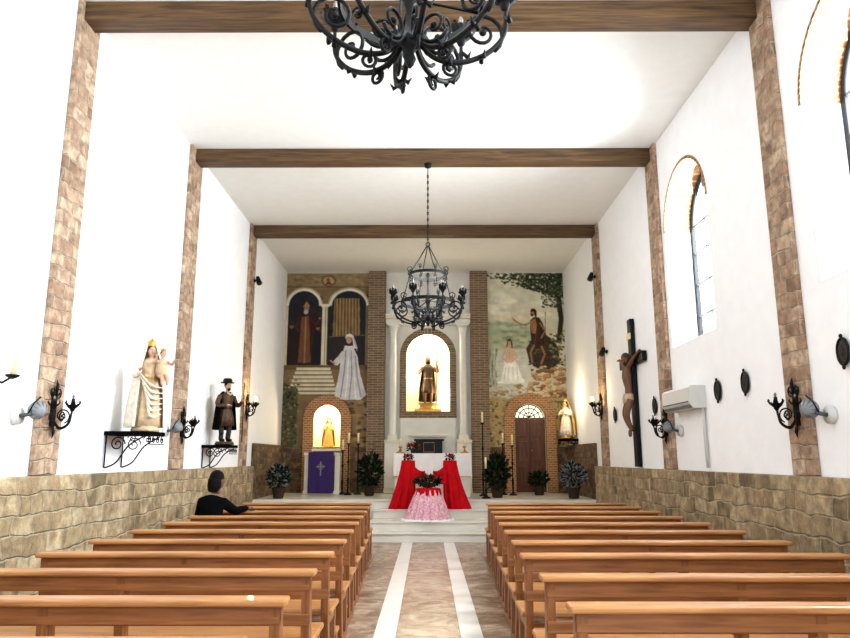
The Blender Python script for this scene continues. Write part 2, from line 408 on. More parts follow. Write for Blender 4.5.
for y in [2.72, 3.52, 4.38, 5.17, 5.95, 6.75, 7.55, 8.35, 9.15, 9.95, 10.75]:
    pew(y, -2.73 if y > 4.8 else -2.95, -(0.70+max(0, y-6)*0.035), nm('church_pew', n)); n += 1
for y in [3.38, 4.2, 5.1, 5.88, 6.70, 7.5, 8.3, 9.1, 9.9, 10.7]:
    pew(y, 0.67+max(0, y-5)*0.038, 2.88, nm('church_pew', n)); n += 1

# ------------------------------------------------------------------ chandeliers
def leaf_cup(b, c, s, m='iron', candle=True):
    c = Vector(c)
    b.lathe([(0.006*s, -0.05*s), (0.02*s, -0.035*s), (0.032*s, 0.0), (0.05*s, 0.02*s), (0.052*s, 0.026*s)], c, m, 12)
    for k in range(6):
        a = 2*PI*k/6; d = Vector((math.cos(a), math.sin(a), 0)); t = Vector((-math.sin(a), math.cos(a), 0))
        P = [c+d*0.03*s+Vector((0,0,-0.01*s)), c+d*0.06*s+Vector((0,0,0.02*s)), c+d*0.08*s+Vector((0,0,0.05*s)), c+d*0.072*s+Vector((0,0,0.07*s)), c+d*0.09*s+Vector((0,0,0.065*s))]
        wd = [0.012, 0.024, 0.018, 0.008, 0.001]
        vs = []
        for p, w in zip(P, wd): vs += [p-t*w*s, p+t*w*s]
        b.faces(vs, [(0,1,3,2),(2,3,5,4),(4,5,7,6),(6,7,9,8)], m)
    if candle:
        b.cyl(c+Vector((0,0,0.01*s)), c+Vector((0,0,0.09*s)), 0.018*s, m, 10)
        b.ell(c+Vector((0,0,0.11*s)), (0.014*s, 0.014*s, 0.026*s), 'bulb', 8, 6)

def chandelier(loc, topz, name, rot=0.0, R=0.53):
    b = MB(); H = topz-loc[2]; g = R/0.53
    b.cyl((0,0,0.82), (0,0,H-0.04), 0.007, 'iron', 8)
    b.lathe([(0.05, -0.05), (0.045, -0.02), (0.06, 0.0)], (0,0,H), 'iron', 14)
    z = 0.86; q_ = 0
    while z < H-0.1:
        b.tube([(0.014*math.cos(t), 0, z+0.028*math.sin(t)) if q_ % 2 else (0, 0.014*math.cos(t), z+0.028*math.sin(t)) for t in [2*PI*i/10 for i in range(10)]], 0.004, 'iron', 5, True)
        z += 0.05; q_ += 1
    b.tube([(0.03*math.cos(t), 0, 0.82+0.03*math.sin(t)) for t in [2*PI*i/12 for i in range(12)]], 0.007, 'iron', 6, True)
    b.lathe([(0.004,-0.44),(0.02,-0.42),(0.032,-0.39),(0.02,-0.36),(0.03,-0.34),(0.06,-0.30),(0.035,-0.25),(0.02,-0.2),(0.026,-0.1),(0.045,-0.05),(0.026,0.0),(0.016,0.1),(0.016,0.3),(0.03,0.34),(0.01,0.38)], (0,0,0), 'iron', 14)
    def ring(r, z, w, th):
        N_ = 48; vs = []; fs = []
        for i in range(N_):
            a = 2*PI*i/N_; c, s = math.cos(a), math.sin(a)
            for rr, zz in ((r-th, z-w), (r+th, z-w), (r+th, z+w), (r-th, z+w)): vs.append((rr*c, rr*s, zz))
        for i in range(N_):
            j = (i+1) % N_
            for k in range(4): fs.append((i*4+k, i*4+(k+1) % 4, j*4+(k+1) % 4, j*4+k))
        b.faces(vs, fs, 'iron')
    ring(0.38*g, -0.08, 0.024, 0.007); ring(0.27*g, 0.34, 0.022, 0.006)
    for k in range(8):
        a = 2*PI*k/8+rot; ca, sa = math.cos(a), math.sin(a)
        T = lambda p: (p[0]*ca*g, p[0]*sa*g, p[1])
        arm = [(p[0], p[1]) for p in smooth([(0.03,-0.26,0),(0.12,-0.36,0),(0.26,-0.38,0),(0.42,-0.31,0),(0.52,-0.19,0),(0.53,-0.05,0)], 6)]
        b.tube([T(p) for p in arm], lerp_list([0.012, 0.015, 0.014, 0.010], len(arm)), 'iron', 7)
        b.tube([T(p) for p in spiral((0.40,-0.19), 0.12, 0.02, -1.0, -1.0+PI*3.1, 26)], lerp_list([0.011, 0.011, 0.007], 26), 'iron', 6)
        b.tube([T(p) for p in spiral((0.15,-0.25), 0.10, 0.018, -0.6, -0.6-PI*2.7, 24)], lerp_list([0.011, 0.010, 0.007], 24), 'iron', 6)
        b.tube([T(p) for p in spiral((0.22,-0.42), 0.045, 0.012, 1.9, 1.9+PI*2.9, 20)], lerp_list([0.009, 0.009, 0.006], 20), 'iron', 6)
        b.ell(T((0.40,-0.19)), (0.02,)*3, 'iron', 8, 6); b.ell(T((0.15,-0.25)), (0.018,)*3, 'iron', 8, 6)
        for dd in (-1, 1):
            t = Vector((-sa, ca, 0))*dd
            for f in (0.35, 0.55):
                q = Vector(T(arm[int(f*len(arm))]))
                b.tube([q, q+t*0.025+Vector((0,0,-0.02)), q+t*0.045+Vector((0,0,0.01))], [0.008, 0.014, 0.002], 'iron', 6)
            q = Vector(T((0.53, -0.08))); o = Vector((ca, sa, 0))
            b.tube([q, q+t*0.04+o*0.01+Vector((0,0,-0.05)), q+t*0.065+Vector((0,0,-0.02))], [0.008, 0.016, 0.002], 'iron', 6)
        leaf_cup(b, T((0.53, 0.0)), 1.05)
        if k % 2 == 0:
            b.tube([T((0.27,0.34)), T((0.33,0.12)), T((0.38,-0.06))], 0.008, 'iron', 6)
            b.tube([T((0.012,0.80)), T((0.14,0.57)), T((0.27,0.35))], 0.008, 'iron', 6)
            b.tube([T((0.02,-0.05)), T((0.38,-0.08))], 0.008, 'iron', 6)
        b.tube([T(p) for p in spiral((0.27,0.41), 0.05, 0.01, -PI/2, -PI/2+PI*2.4, 16)], 0.007, 'iron', 5)
        b.tube([T(p) for p in spiral((0.27,0.27), 0.05, 0.01, PI/2, PI/2+PI*2.4, 16)], 0.007, 'iron', 5)
        b.tube([T(p) for p in spiral((0.36,0.0), 0.06, 0.012, -PI/2, -PI/2+PI*2.6, 18)], 0.008, 'iron', 5)
    return b.done(name, loc)
chandelier((-0.09, 3.22, 3.87), 5.95, 'wrought_iron_chandelier', 0.2, 0.51)
chandelier((0.0, 10.14, 3.84), 5.95, 'wrought_iron_chandelier.001', 0.39, 0.55)

# ------------------------------------------------------------------ wall sconces
def sconce(x, y, z, side, name, lit=False):
    b = MB(); s = side
    b.bbox(min(0, s*0.02), max(0, s*0.02), -0.04, 0.04, -0.18, 0.14, 'iron', 0.005)
    def T(p, dy=0.0): return (s*p[0], dy, p[1])
    arm = [(p[0], p[1]) for p in smooth([(0.01,-0.10,0),(0.08,-0.19,0),(0.16,-0.15,0),(0.19,-0.02,0)], 6)]
    b.tube([T(p) for p in arm], 0.010, 'iron', 7)
    b.tube([T(p) for p in spiral((0.10,-0.08), 0.075, 0.015, -1.2, -1.2+PI*2.8, 22)], 0.007, 'iron', 6)
    for dy in (-1, 1):
        pts = smooth([(s*0.02,0,-0.12),(s*0.05,dy*0.06,-0.2),(s*0.09,dy*0.15,-0.15),(s*0.10,dy*0.17,-0.03)], 5)
        b.tube(pts, 0.009, 'iron', 6)
        leaf_cup(b, (s*0.10, dy*0.17, 0.0), 0.7)
        b.tube([(s*0.05, dy*(0.09)+p[0], p[1]) for p in spiral((0,-0.09), 0.06, 0.012, 0, dy*PI*2.8, 22)], 0.007, 'iron', 5)
        b.tube([(s*0.02, dy*0.05+p[0], p[1]) for p in spiral((0,0.14), 0.05, 0.012, -PI/2, -PI/2+dy*PI*2.6, 20)], 0.007, 'iron', 5)
    leaf_cup(b, T((0.19, 0.0)), 0.9)
    if lit: b.ell(T((0.19, 0.13)), (0.026, 0.026, 0.045), 'lit', 10, 8)
    b.tube([T((0.015, 0.1)), T((0.03, 0.2)), T((0.02, 0.26))], [0.012, 0.018, 0.002], 'iron', 6)
    b.tube([T((0.015, -0.16)), T((0.03, -0.24)), T((0.02, -0.29))], [0.012, 0.016, 0.002], 'iron', 6)
    return b.done(name, (x, y, z))
def floodlight(x, y, z, side, name):
    b = MB(); s = side
    b.cyl((0,0,0), (s*0.05,0,0), 0.075, 'whitep', 18)
    b.cyl((s*0.05,0,0), (s*0.14,0.02,0.02), 0.018, 'irong', 12)
    mx = Matrix.Translation((s*0.17, 0.07, 0.05)) @ Matrix.Rotation(s*0.9, 4, 'Z') @ Matrix.Rotation(-PI/2+0.2, 4, 'X')
    t = MB(); t.lathe([(0.02,-0.06),(0.045,-0.055),(0.065,-0.01),(0.08,0.015),(0.084,0.025),(0.074,0.028),(0.068,0.012),(0.0,0.0)], (0,0,0), 'lightgrey', 22)
    t.lathe([(0.0,0.012),(0.035,0.012),(0.04,0.004)], (0,0,0), 'irong', 18)
    for k in range(10):
        a = 2*PI*k/10; t.tube([(0.04*math.cos(a),0.04*math.sin(a),-0.056),(0.078*math.cos(a),0.078*math.sin(a),0.012)], 0.004, 'irong', 5)
    b.absorb(t, mx)
    b.tube([(s*0.12,0.0,0.02),(s*0.15,0.03,0.12),(s*0.18,0.07,0.17)], 0.007, 'iron', 6)
    return b.done(name, (x, y, z))
for i, (x, y, s, lit) in enumerate([(XL+0.05, 6.64, 1, 0), (XL+0.05, 10.16, 1, 0), (XL+0.05, 13.7, 1, 1), (XR-0.05, 6.48, -1, 0), (XR-0.05, 10.05, -1, 0), (XR-0.05, 13.7, -1, 1)]):
    sconce(x, y, 1.97 if y < 7 else (1.98 if y < 12 else 2.5), s, nm('wall_sconce', i), lit)
for i, (x, y, s) in enumerate([(XL, 6.12, 1), (XL, 9.62, 1), (XR, 6.0, -1), (XR, 9.60, -1)]):
    floodlight(x, y, 1.86, s, nm('wall_floodlight', i))
def spot(x, y, z, s, name):
    b = MB(); b.cyl((0,0,0), (s*0.03,0,0), 0.035, 'black', 12); b.cyl((s*0.02,0,0), (s*0.09,0,0.0), 0.012, 'black', 8)
    b.tube([(s*0.09,-0.08,0.05), (s*0.09,0.02,0.0), (s*0.09,0.09,-0.03)], [0.035, 0.05, 0.06], 'black', 14)
    return b.done(name, (x, y, z))
spot(XL+0.05, 13.85, 5.05, 1, 'ceiling_spotlight'); spot(XR-0.05, 13.75, 5.1, -1, 'ceiling_spotlight.001'); spot(XR, 13.3, 3.5, -1, 'ceiling_spotlight.002')

# ------------------------------------------------------------------ figures
def hand(b, p, d, m, s=1.0, side=1):
    p = Vector(p); d = Vector(d).normalized(); w = d.cross(Vector((0,0,1)))
    if w.length < 0.1: w = Vector((1,0,0))
    w.normalize(); n_ = w.cross(d)
    b.tube([p, p+d*0.03*s, p+d*0.055*s], [0.014*s, 0.021*s, 0.019*s], m, 8)
    for k, L in enumerate((0.034, 0.042, 0.040, 0.030)):
        o = p+d*0.05*s+w*((k-1.5)*0.011*s)
        b.tube([o, o+d*L*0.5*s-n_*0.004*s, o+d*L*s-n_*0.016*s], [0.0062*s, 0.0056*s, 0.004*s], m, 6)
    o = p+d*0.018*s-w*0.018*s*side
    b.tube([o, o+d*0.02*s-w*0.014*s*side, o+d*0.038*s-w*0.014*s*side-n_*0.008*s], [0.007*s, 0.006*s, 0.0045*s], m, 6)
def head(b, c, s, skin='skin', hair='hairb', beard=False, longhair=False):
    c = Vector(c)
    b.ell(c, (0.36*s, 0.43*s, 0.50*s), skin, 16, 12)
    b.ell(c+Vector((0,-0.06*s,-0.30*s)), (0.25*s, 0.30*s, 0.20*s), skin, 12, 8)
    b.ell(c+Vector((0,-0.42*s,-0.05*s)), (0.05*s, 0.09*s, 0.11*s), skin, 8, 6)
    for q in (-1, 1):
        b.ell(c+Vector((q*0.14*s,-0.385*s,0.03*s)), (0.055*s, 0.03*s, 0.028*s), 'wax', 8, 6)
        b.ell(c+Vector((q*0.14*s,-0.41*s,0.03*s)), (0.026*s, 0.012*s, 0.026*s), 'hair', 6, 5)
        b.ell(c+Vector((q*0.36*s,0.0,-0.02*s)), (0.04*s, 0.08*s, 0.11*s), skin, 8, 6)
        b.tube([c+Vector((q*0.07*s,-0.42*s,0.11*s)), c+Vector((q*0.21*s,-0.38*s,0.12*s))], 0.012*s, hair, 5)
    b.ell(c+Vector((0,-0.36*s,-0.24*s)), (0.09*s, 0.04*s, 0.025*s), 'lips', 8, 5)
    b.ell(c+Vector((0,0.09*s,0.12*s)), (0.41*s, 0.42*s, 0.44*s), hair, 14, 10)
    if longhair:
        b.tube(smooth([c+Vector((0,0.12*s,0.25*s)), c+Vector((0,0.18*s,-0.1*s)), c+Vector((0,0.20*s,-0.4*s)), c+Vector((0,0.22*s,-0.7*s))],4), lerp_list([0.30*s, 0.40*s, 0.37*s, 0.24*s],13), hair, 14)
    if beard:
        b.ell(c+Vector((0,-0.22*s,-0.42*s)), (0.22*s, 0.20*s, 0.22*s), hair, 10, 7)
    b.tube([c+Vector((0,0.04*s,-0.3*s)), c+Vector((0,0.06*s,-0.75*s))], [0.2*s, 0.26*s], skin, 10)
def limb(b, pts, rad, m):
    p = smooth(pts, 5); b.tube(p, lerp_list(rad, len(p)), m, 10)

# --- Virgin with child
b = MB()
b.lathe([(0.155,0.0),(0.16,0.03),(0.14,0.045),(0.14,0.06)], (0,0,0), 'robe_c', 24)
b.lathe([(0.17,0.06,1),(0.155,0.2,1),(0.135,0.4,.8),(0.105,0.6,.4),(0.115,0.72,.2),(0.125,0.79,.1),(0.07,0.835,0),(0.04,0.85,0)], (0,0,0), 'robe_c', 48, 13, 0.07, 0.8)
b.lathe([(0.22,0.05,1),(0.205,0.3,1),(0.175,0.55,.8),(0.165,0.74,.5),(0.12,0.84,.2),(0.085,0.93,0),(0.07,0.98,0),(0.02,1.01,0)], (0,0.02,0), 'robe_w', 56, 12, 0.07, 0.85, cap=False, ang=(-0.75, PI+0.75))
for k in range(6):
    t = k/5
    b.tube(smooth([(-0.15+0.02*k,-0.09,0.66-0.05*k),(-0.02,-0.145-0.004*k,0.52-0.07*k),(0.13,-0.10,0.50-0.06*k)],5), lerp_list([0.008,0.016,0.006],11), 'robe_w', 6)
head(b, (0,-0.02,0.925), 0.13, hair='hairb')
b.lathe([(0.048,0.985),(0.05,0.99),(0.046,1.01),(0.054,1.035),(0.035,1.055),(0.012,1.07),(0.004,1.10)], (0,0.0,0), 'gold', 16)
limb(b, [(0.11,0,0.77),(0.17,-0.05,0.63),(0.10,-0.15,0.62)], [0.045,0.04,0.025], 'robe_w'); hand(b, (0.10,-0.15,0.62), (-0.7,-0.5,0.1), 'skin', 0.8)
limb(b, [(-0.11,0,0.77),(-0.18,-0.04,0.64),(-0.17,-0.16,0.68)], [0.045,0.04,0.025], 'robe_w'); hand(b, (-0.17,-0.16,0.68), (0.0,-0.8,0.4), 'skin', 0.8, -1)
b.lathe([(0.05,0.0),(0.068,0.05),(0.06,0.12),(0.05,0.18),(0.02,0.21)], (0.09,-0.13,0.63), 'robe_c', 24, 7, 0.08)
head(b, (0.09,-0.14,0.89), 0.085); b.lathe([(0.026,0.0),(0.03,0.025),(0.01,0.035)], (0.09,-0.14,0.925), 'gold', 12)
limb(b, [(0.04,-0.15,0.80),(0.0,-0.19,0.79),(-0.02,-0.22,0.84)], [0.02,0.016,0.012], 'robe_p'); hand(b, (-0.02,-0.22,0.84), (0,-0.3,1), 'skin', 0.5)
limb(b, [(0.14,-0.15,0.80),(0.18,-0.19,0.77),(0.18,-0.24,0.80)], [0.02,0.016,0.012], 'robe_p'); hand(b, (0.18,-0.24,0.80), (0,-0.6,0.6), 'skin', 0.5)
for q in (0.06, 0.12): limb(b, [(q,-0.15,0.64),(q,-0.23,0.60),(q,-0.24,0.52)], [0.03,0.024,0.014], 'skin')
b.lathe([(0.108,0,1),(0.112,0.012,1),(0.108,0.024,1)], (0,0,0.6), 'gold', 48, 13, 0.05, 0.8, cap=False)
b.done('virgin_and_child_statue', (XL+0.36, 8.10, 1.795), math.radians(42), 1.0)

def bracket(x, y, ztop, side, name, w=0.5, d=0.5, h=0.4):
    b = MB(); s = side
    b.bbox(min(s*0.004, s*d), max(s*0.004, s*d), -w/2, w/2, -0.045, 0, 'darkcloth', 0.006)
    for yy in (-w/2+0.03, w/2-0.03):
        b.tube([(s*0.02,yy,-0.045),(s*0.02,yy,-h)], 0.009, 'iron', 6)
        def T(p): return (s*p[0], yy, p[1])
        b.tube([T(p) for p in [(q[0], q[1]) for q in smooth([(0.03,-h,0),(d*0.3,-h*0.85,0),(d*0.55,-h*0.4,0),(d*0.9,-0.05,0)], 6)]], 0.009, 'iron', 6)
        b.tube([T(p) for p in spiral((d*0.30,-h*0.35), min(0.085,d*0.25), 0.015, 0, PI*3.2, 26)], 0.007, 'iron', 6)
        b.tube([T(p) for p in spiral((d*0.62,-h*0.2), 0.05, 0.01, PI, -PI*1.6, 20)], 0.006, 'iron', 6)
    for k in range(4):
        yy = -w/2+w*(k+0.5)/4
        b.tube([(s*(d-0.01), yy+p[0], p[1]) for p in spiral((0,-0.09), 0.045, 0.01, PI/2, PI/2+PI*2.6, 18)], 0.006, 'iron', 6)
    b.tube([(s*(d-0.01),-w/2,-0.14),(s*(d-0.01),w/2,-0.14)], 0.006, 'iron', 6)
    return b.done(name, (x, y, ztop))
bracket(XL, 8.10, 1.793, 1, 'iron_statue_bracket', 0.5, 0.50, 0.40)
bracket(XL, 11.5, 1.705, 1, 'iron_statue_bracket.001', 0.46, 0.46, 0.36)
bracket(XR, 16.4, 1.93, -1, 'iron_statue_bracket.002', 0.34, 0.42, 0.12)

# --- male saint with hat
b = MB()
b.lathe([(0.15,0),(0.155,0.02),(0.14,0.03),(0.14,0.05)], (0,0,0), 'robe_b', 20)
for q in (-1, 1):
    limb(b, [(q*0.055,0,0.52),(q*0.06,-0.02*q,0.30),(q*0.065,0.0,0.09)], [0.06,0.045,0.03], 'greycloth')
    limb(b, [(q*0.065,0.0,0.20),(q*0.065,0.01,0.085),(q*0.07,-0.07,0.07)], [0.038,0.034,0.026], 'black')
b.lathe([(0.15,0.30,1),(0.13,0.45,.8),(0.095,0.58,.3),(0.11,0.72,.1),(0.12,0.80,0),(0.06,0.845,0)], (0,0,0), 'robe_b', 48, 12, 0.08, 0.75)
b.lathe([(0.099,0.565),(0.103,0.58),(0.099,0.60)], (0,0,0), 'black', 24, sy=0.76, cap=False)
b.lathe([(0.19,0.24,1),(0.16,0.6,.8),(0.14,0.78,.3),(0.07,0.86,0)], (0,0.02,0), 'darkcloth', 36, 7, 0.09, 0.9, cap=False, ang=(-0.6, PI+0.6))
b.tube([(-0.05,-0.075,0.84),(0,-0.10,0.80),(0.05,-0.075,0.84)], 0.012, 'wax', 6)
head(b, (0,-0.02,0.95), 0.135, hair='hair', beard=True)
b.lathe([(0.0,0.0),(0.11,0.005),(0.115,0.015),(0.078,0.02),(0.072,0.06),(0.055,0.08),(0.0,0.085)], (0,-0.0,0.995), 'black', 26)
limb(b, [(0.12,0,0.78),(0.20,-0.02,0.64),(0.19,-0.16,0.70)], [0.045,0.036,0.024], 'robe_b'); hand(b, (0.19,-0.16,0.70), (0,-0.8,0.3), 'skin', 1.0)
limb(b, [(-0.12,0,0.78),(-0.19,-0.03,0.64),(-0.10,-0.15,0.62)], [0.045,0.036,0.024], 'robe_b'); hand(b, (-0.10,-0.15,0.62), (0.6,-0.6,0.1), 'skin', 1.0, -1)
b.tube([(0.19,-0.20,0.05),(0.19,-0.20,1.0)], 0.009, 'robe_b', 8)
b.done('farmer_saint_statue', (XL+0.30, 11.5, 1.71), math.radians(50), 1.0)

# --- St John the Baptist in centre niche
b = MB()
b.bbox(-0.34,0.34,-0.2,0.2,0,0.06,'gold',0.01); b.lathe([(0.26,0.06),(0.22,0.09),(0.2,0.16),(0.24,0.2),(0.26,0.22)], (0,0,0), 'gold', 24, sy=0.7)
Z = 0.22
for q in (-1, 1):
    limb(b, [(q*0.06,0,Z+0.50),(q*0.085,-0.06,Z+0.28),(q*0.08,0.0,Z+0.05)], [0.07,0.05,0.032], 'jskin')
    b.ell((q*0.08,-0.045,Z+0.025), (0.034,0.075,0.026), 'jskin', 10, 7)
b.lathe([(0.17,0.26,1),(0.165,0.34,1),(0.145,0.45,.8),(0.11,0.64,.3),(0.13,0.80,.2),(0.15,0.92,.1),(0.09,0.985,0),(0.05,1.0,0)], (0,0,Z), 'robe_b', 48, 11, 0.09, 0.75)
b.tube([(0.112*math.cos(t), 0.084*math.sin(t), Z+0.64) for t in [2*PI*k/24 for k in range(24)]], 0.013, 'gold', 6, True)
b.lathe([(0.22,0.05,1),(0.2,0.4,1),(0.17,0.7,.6),(0.16,0.92,.2),(0.08,1.01,0)], (0,0.03,Z), 'robe_b', 36, 8, 0.10, 0.8, cap=False, ang=(-0.2, PI+0.2))
head(b, (0,-0.02,Z+1.12), 0.175, skin='jskin', hair='hair', beard=True, longhair=True)
limb(b, [(-0.14,0,Z+0.92),(-0.24,-0.06,Z+0.78),(-0.16,-0.16,Z+0.84)], [0.05,0.042,0.026], 'jskin'); hand(b, (-0.16,-0.16,Z+0.84), (0.3,-0.4,0.8), 'jskin', 1.3, -1)
limb(b, [(0.14,0,Z+0.92),(0.25,-0.04,Z+0.82),(0.22,-0.17,Z+1.0)], [0.05,0.042,0.026], 'jskin'); hand(b, (0.22,-0.17,Z+1.0), (0,-0.5,0.8), 'jskin', 1.3)
b.tube([(0.22,-0.23,Z+0.02),(0.22,-0.23,Z+1.42)], 0.013, 'gold', 8); b.tube([(0.13,-0.23,Z+1.30),(0.31,-0.23,Z+1.30)], 0.013, 'gold', 8)
b.tube([(0.13*math.cos(t), 0.05, Z+1.17+0.13*math.sin(t)) for t in [2*PI*k/24 for k in range(24)]], 0.006, 'gold', 5, True)
b.done('john_the_baptist_statue', (-0.0, YB+0.22, 2.625), 0, 0.97)

def small_virgin(name, loc, rz, s, robe, mantle):
    b = MB()
    b.lathe([(0.18,0),(0.19,0.03),(0.15,0.05),(0.15,0.08)], (0,0,0), 'gold', 20)
    b.lathe([(0.19,0.08,1),(0.17,0.25,1),(0.13,0.5,.7),(0.11,0.64,.3),(0.12,0.76,.1),(0.05,0.84,0)], (0,0,0), robe, 40, 11, 0.06, 0.8)
    b.lathe([(0.24,0.09,1),(0.22,0.4,1),(0.17,0.7,.5),(0.12,0.84,.2),(0.08,0.95,0),(0.02,1.0,0)], (0,0.03,0), mantle, 36, 9, 0.06, 0.8, cap=False, ang=(-0.4, PI+0.4))
    head(b, (0,-0.02,0.92), 0.135, hair='hairb')
    limb(b, [(0.11,0,0.76),(0.17,-0.06,0.64),(0.03,-0.16,0.68)], [0.045,0.036,0.022], robe); hand(b, (0.03,-0.16,0.68), (-0.2,-0.3,1), 'skin', 0.8)
    limb(b, [(-0.11,0,0.76),(-0.17,-0.06,0.64),(-0.03,-0.16,0.68)], [0.045,0.036,0.022], robe); hand(b, (-0.03,-0.16,0.68), (0.2,-0.3,1), 'skin', 0.8, -1)
    b.lathe([(0.06,0),(0.075,0.05),(0.03,0.09),(0.004,0.12)], (0,0,0.98), 'gold', 12)
    for k in range(14):
        a = -0.3+(PI+0.6)*k/13
        b.tube([(0.09*math.cos(a),0.05,0.95+0.09*math.sin(a)),(0.2*math.cos(a),0.05,0.95+0.2*math.sin(a))], [0.006,0.002], 'gold', 5)
    return b.done(name, loc, rz, s)
small_virgin('gilded_virgin_statue', (-2.47, YB+0.25, 1.722), 0, 0.74, 'robe_g', 'robe_w')
small_virgin('crowned_virgin_statue', (XR-0.235, 16.4, 1.935), math.radians(-40), 0.86, 'robe_w', 'robe_g')

# --- crucifix on right wall
b = MB()
b.bbox(-0.08,-0.01,-0.09,0.09,0,2.42,'black',0.008); b.bbox(-0.085,-0.012,-0.66,0.66,1.64,1.80,'black',0.008)
b.bbox(-0.10,-0.08,-0.1,0.1,2.08,2.18,'wax',0.004)
sk = 'dskin'
def X(p): return (p[0]-0.13, p[1]*0.86, 1.74-(1.74-p[2])*0.74)
limb(b, [X((0,0,0.86)), X((0,0,1.1)), X((-0.02,0,1.35)), X((-0.01,0,1.58))], [0.075,0.065,0.088,0.07], sk)
b.lathe([(0.095,0.0,1),(0.10,0.08,1),(0.085,0.16,.5)], X((0,0,0.76)), 'robe_c', 30, 7, 0.09, 0.9)
for q in (-1, 1):
    limb(b, [X((0,q*0.10,1.58)), X((0.0,q*0.35,1.70)), X((0.03,q*0.62,1.82))], [0.042,0.032,0.020], sk)
    hand(b, X((0.03,q*0.62,1.82)), (0,q,0.15), sk, 1.2)
    limb(b, [X((0,q*0.06,0.84)), X((-0.07,q*0.06,0.50)), X((0.02,q*0.02,0.16))], [0.066,0.046,0.026], sk)
    b.ell(X((-0.02,q*0.025,0.11)), (0.025,0.025,0.06), sk, 8, 6)
t = MB(); head(t, (0,0,0), 0.17, skin='dskin', hair='hairb', beard=True, longhair=True)
b.absorb(t, Matrix.Translation(X((-0.04,-0.04,1.76))) @ Matrix.Rotation(-PI/2, 4, 'Z') @ Matrix.Rotation(0.35, 4, 'X'))
b.done('wall_crucifix', (XR, 11.55, 1.36))

for i, (y, z) in enumerate([(5.72, 2.36), (7.55, 2.30), (8.28, 2.28), (10.62, 2.27), (12.9, 2.27)]):
    b = MB()
    ring = [(-0.025, 0.075*math.cos(2*PI*k/24), 0.11*math.sin(2*PI*k/24)) for k in range(24)]
    b.tube(ring, 0.013, 'black', 7, True)
    b.ell((-0.02,0,0), (0.015, 0.075, 0.11), 'plaque', 16, 10)
    b.ell((-0.033,0,0.01), (0.016, 0.02, 0.055), 'plaque', 8, 6)
    b.tube([(-0.025,-0.04,0.02),(-0.038,0,0.03),(-0.025,0.04,0.02)], 0.009, 'plaque', 6)
    b.ell((-0.03,0,0.13), (0.012,0.02,0.02), 'black', 8, 6); b.ell((-0.03,0,-0.13), (0.012,0.02,0.02), 'black', 8, 6)
    b.done(nm('oval_station_plaque', i), (XR, y, z))

b = MB()
b.prism([(0,-0.14),(-0.16,-0.14),(-0.21,-0.08),(-0.21,0.11),(-0.18,0.14),(0,0.14)], 0, 1, 'X', 'whitep')
b.bm.transform(Matrix(((0,1,0,0),(1.0,0,0,-0.5),(0,0,1,0),(0,0,0,1))))
b.box(-0.215,-0.205,-0.47,0.47,-0.07,-0.055,'irong'); b.box(-0.20,-0.165,-0.46,0.46,-0.135,-0.10,'irong')
b.tube([(-0.03,-0.46,-0.14),(-0.03,-0.46,-0.4),(-0.03,-0.47,-0.87)], 0.02, 'whitep', 8)
b.done('air_conditioner', (XR-0.002, 9.2, 2.25))

b = MB()
b.tube([(0,0,0),(0.14,0,-0.05),(0.22,0,0.0)], 0.01, 'iron', 7); b.bbox(0,0.02,-0.04,0.04,-0.1,0.08,'iron',0.004)
b.lathe([(0.01,-0.02),(0.05,0.0),(0.055,0.015)], (0.22,0,0), 'iron', 14); b.cyl((0.22,0,0.01),(0.25,0.02,0.29),0.024,'wax',12,0.016); b.tube([(0.25,0.02,0.29),(0.25,0.02,0.31)],0.002,'black',4)
b.done('wall_candle_holder', (XL, 5.66, 2.15))

# ------------------------------------------------------------------ murals (painted wall panels, vertex colours)
def vmat(name):
    m = bpy.data.materials.new(name); m.use_nodes = True; nt = m.node_tree; N = nt.nodes; L = nt.links
    b = N['Principled BSDF']; b.inputs['Roughness'].default_value = 0.85
    a = N.new('ShaderNodeVertexColor'); a.layer_name = 'paint'
    tc = N.new('ShaderNodeTexCoord'); n_ = N.new('ShaderNodeTexNoise'); n_.inputs['Scale'].default_value = 5; n_.inputs['Detail'].default_value = 6
    L.new(tc.outputs['Object'], n_.inputs['Vector'])
    mr = N.new('ShaderNodeMapRange'); mr.inputs[1].default_value = .3; mr.inputs[2].default_value = .7; mr.inputs[3].default_value = 0.84; mr.inputs[4].default_value = 1.12
    L.new(n_.outputs['Fac'], mr.inputs[0])
    s = N.new('ShaderNodeVectorMath'); s.operation = 'SCALE'; L.new(a.outputs['Color'], s.inputs[0]); L.new(mr.outputs[0], s.inputs['Scale'])
    L.new(s.outputs[0], b.inputs['Base Color']); return m
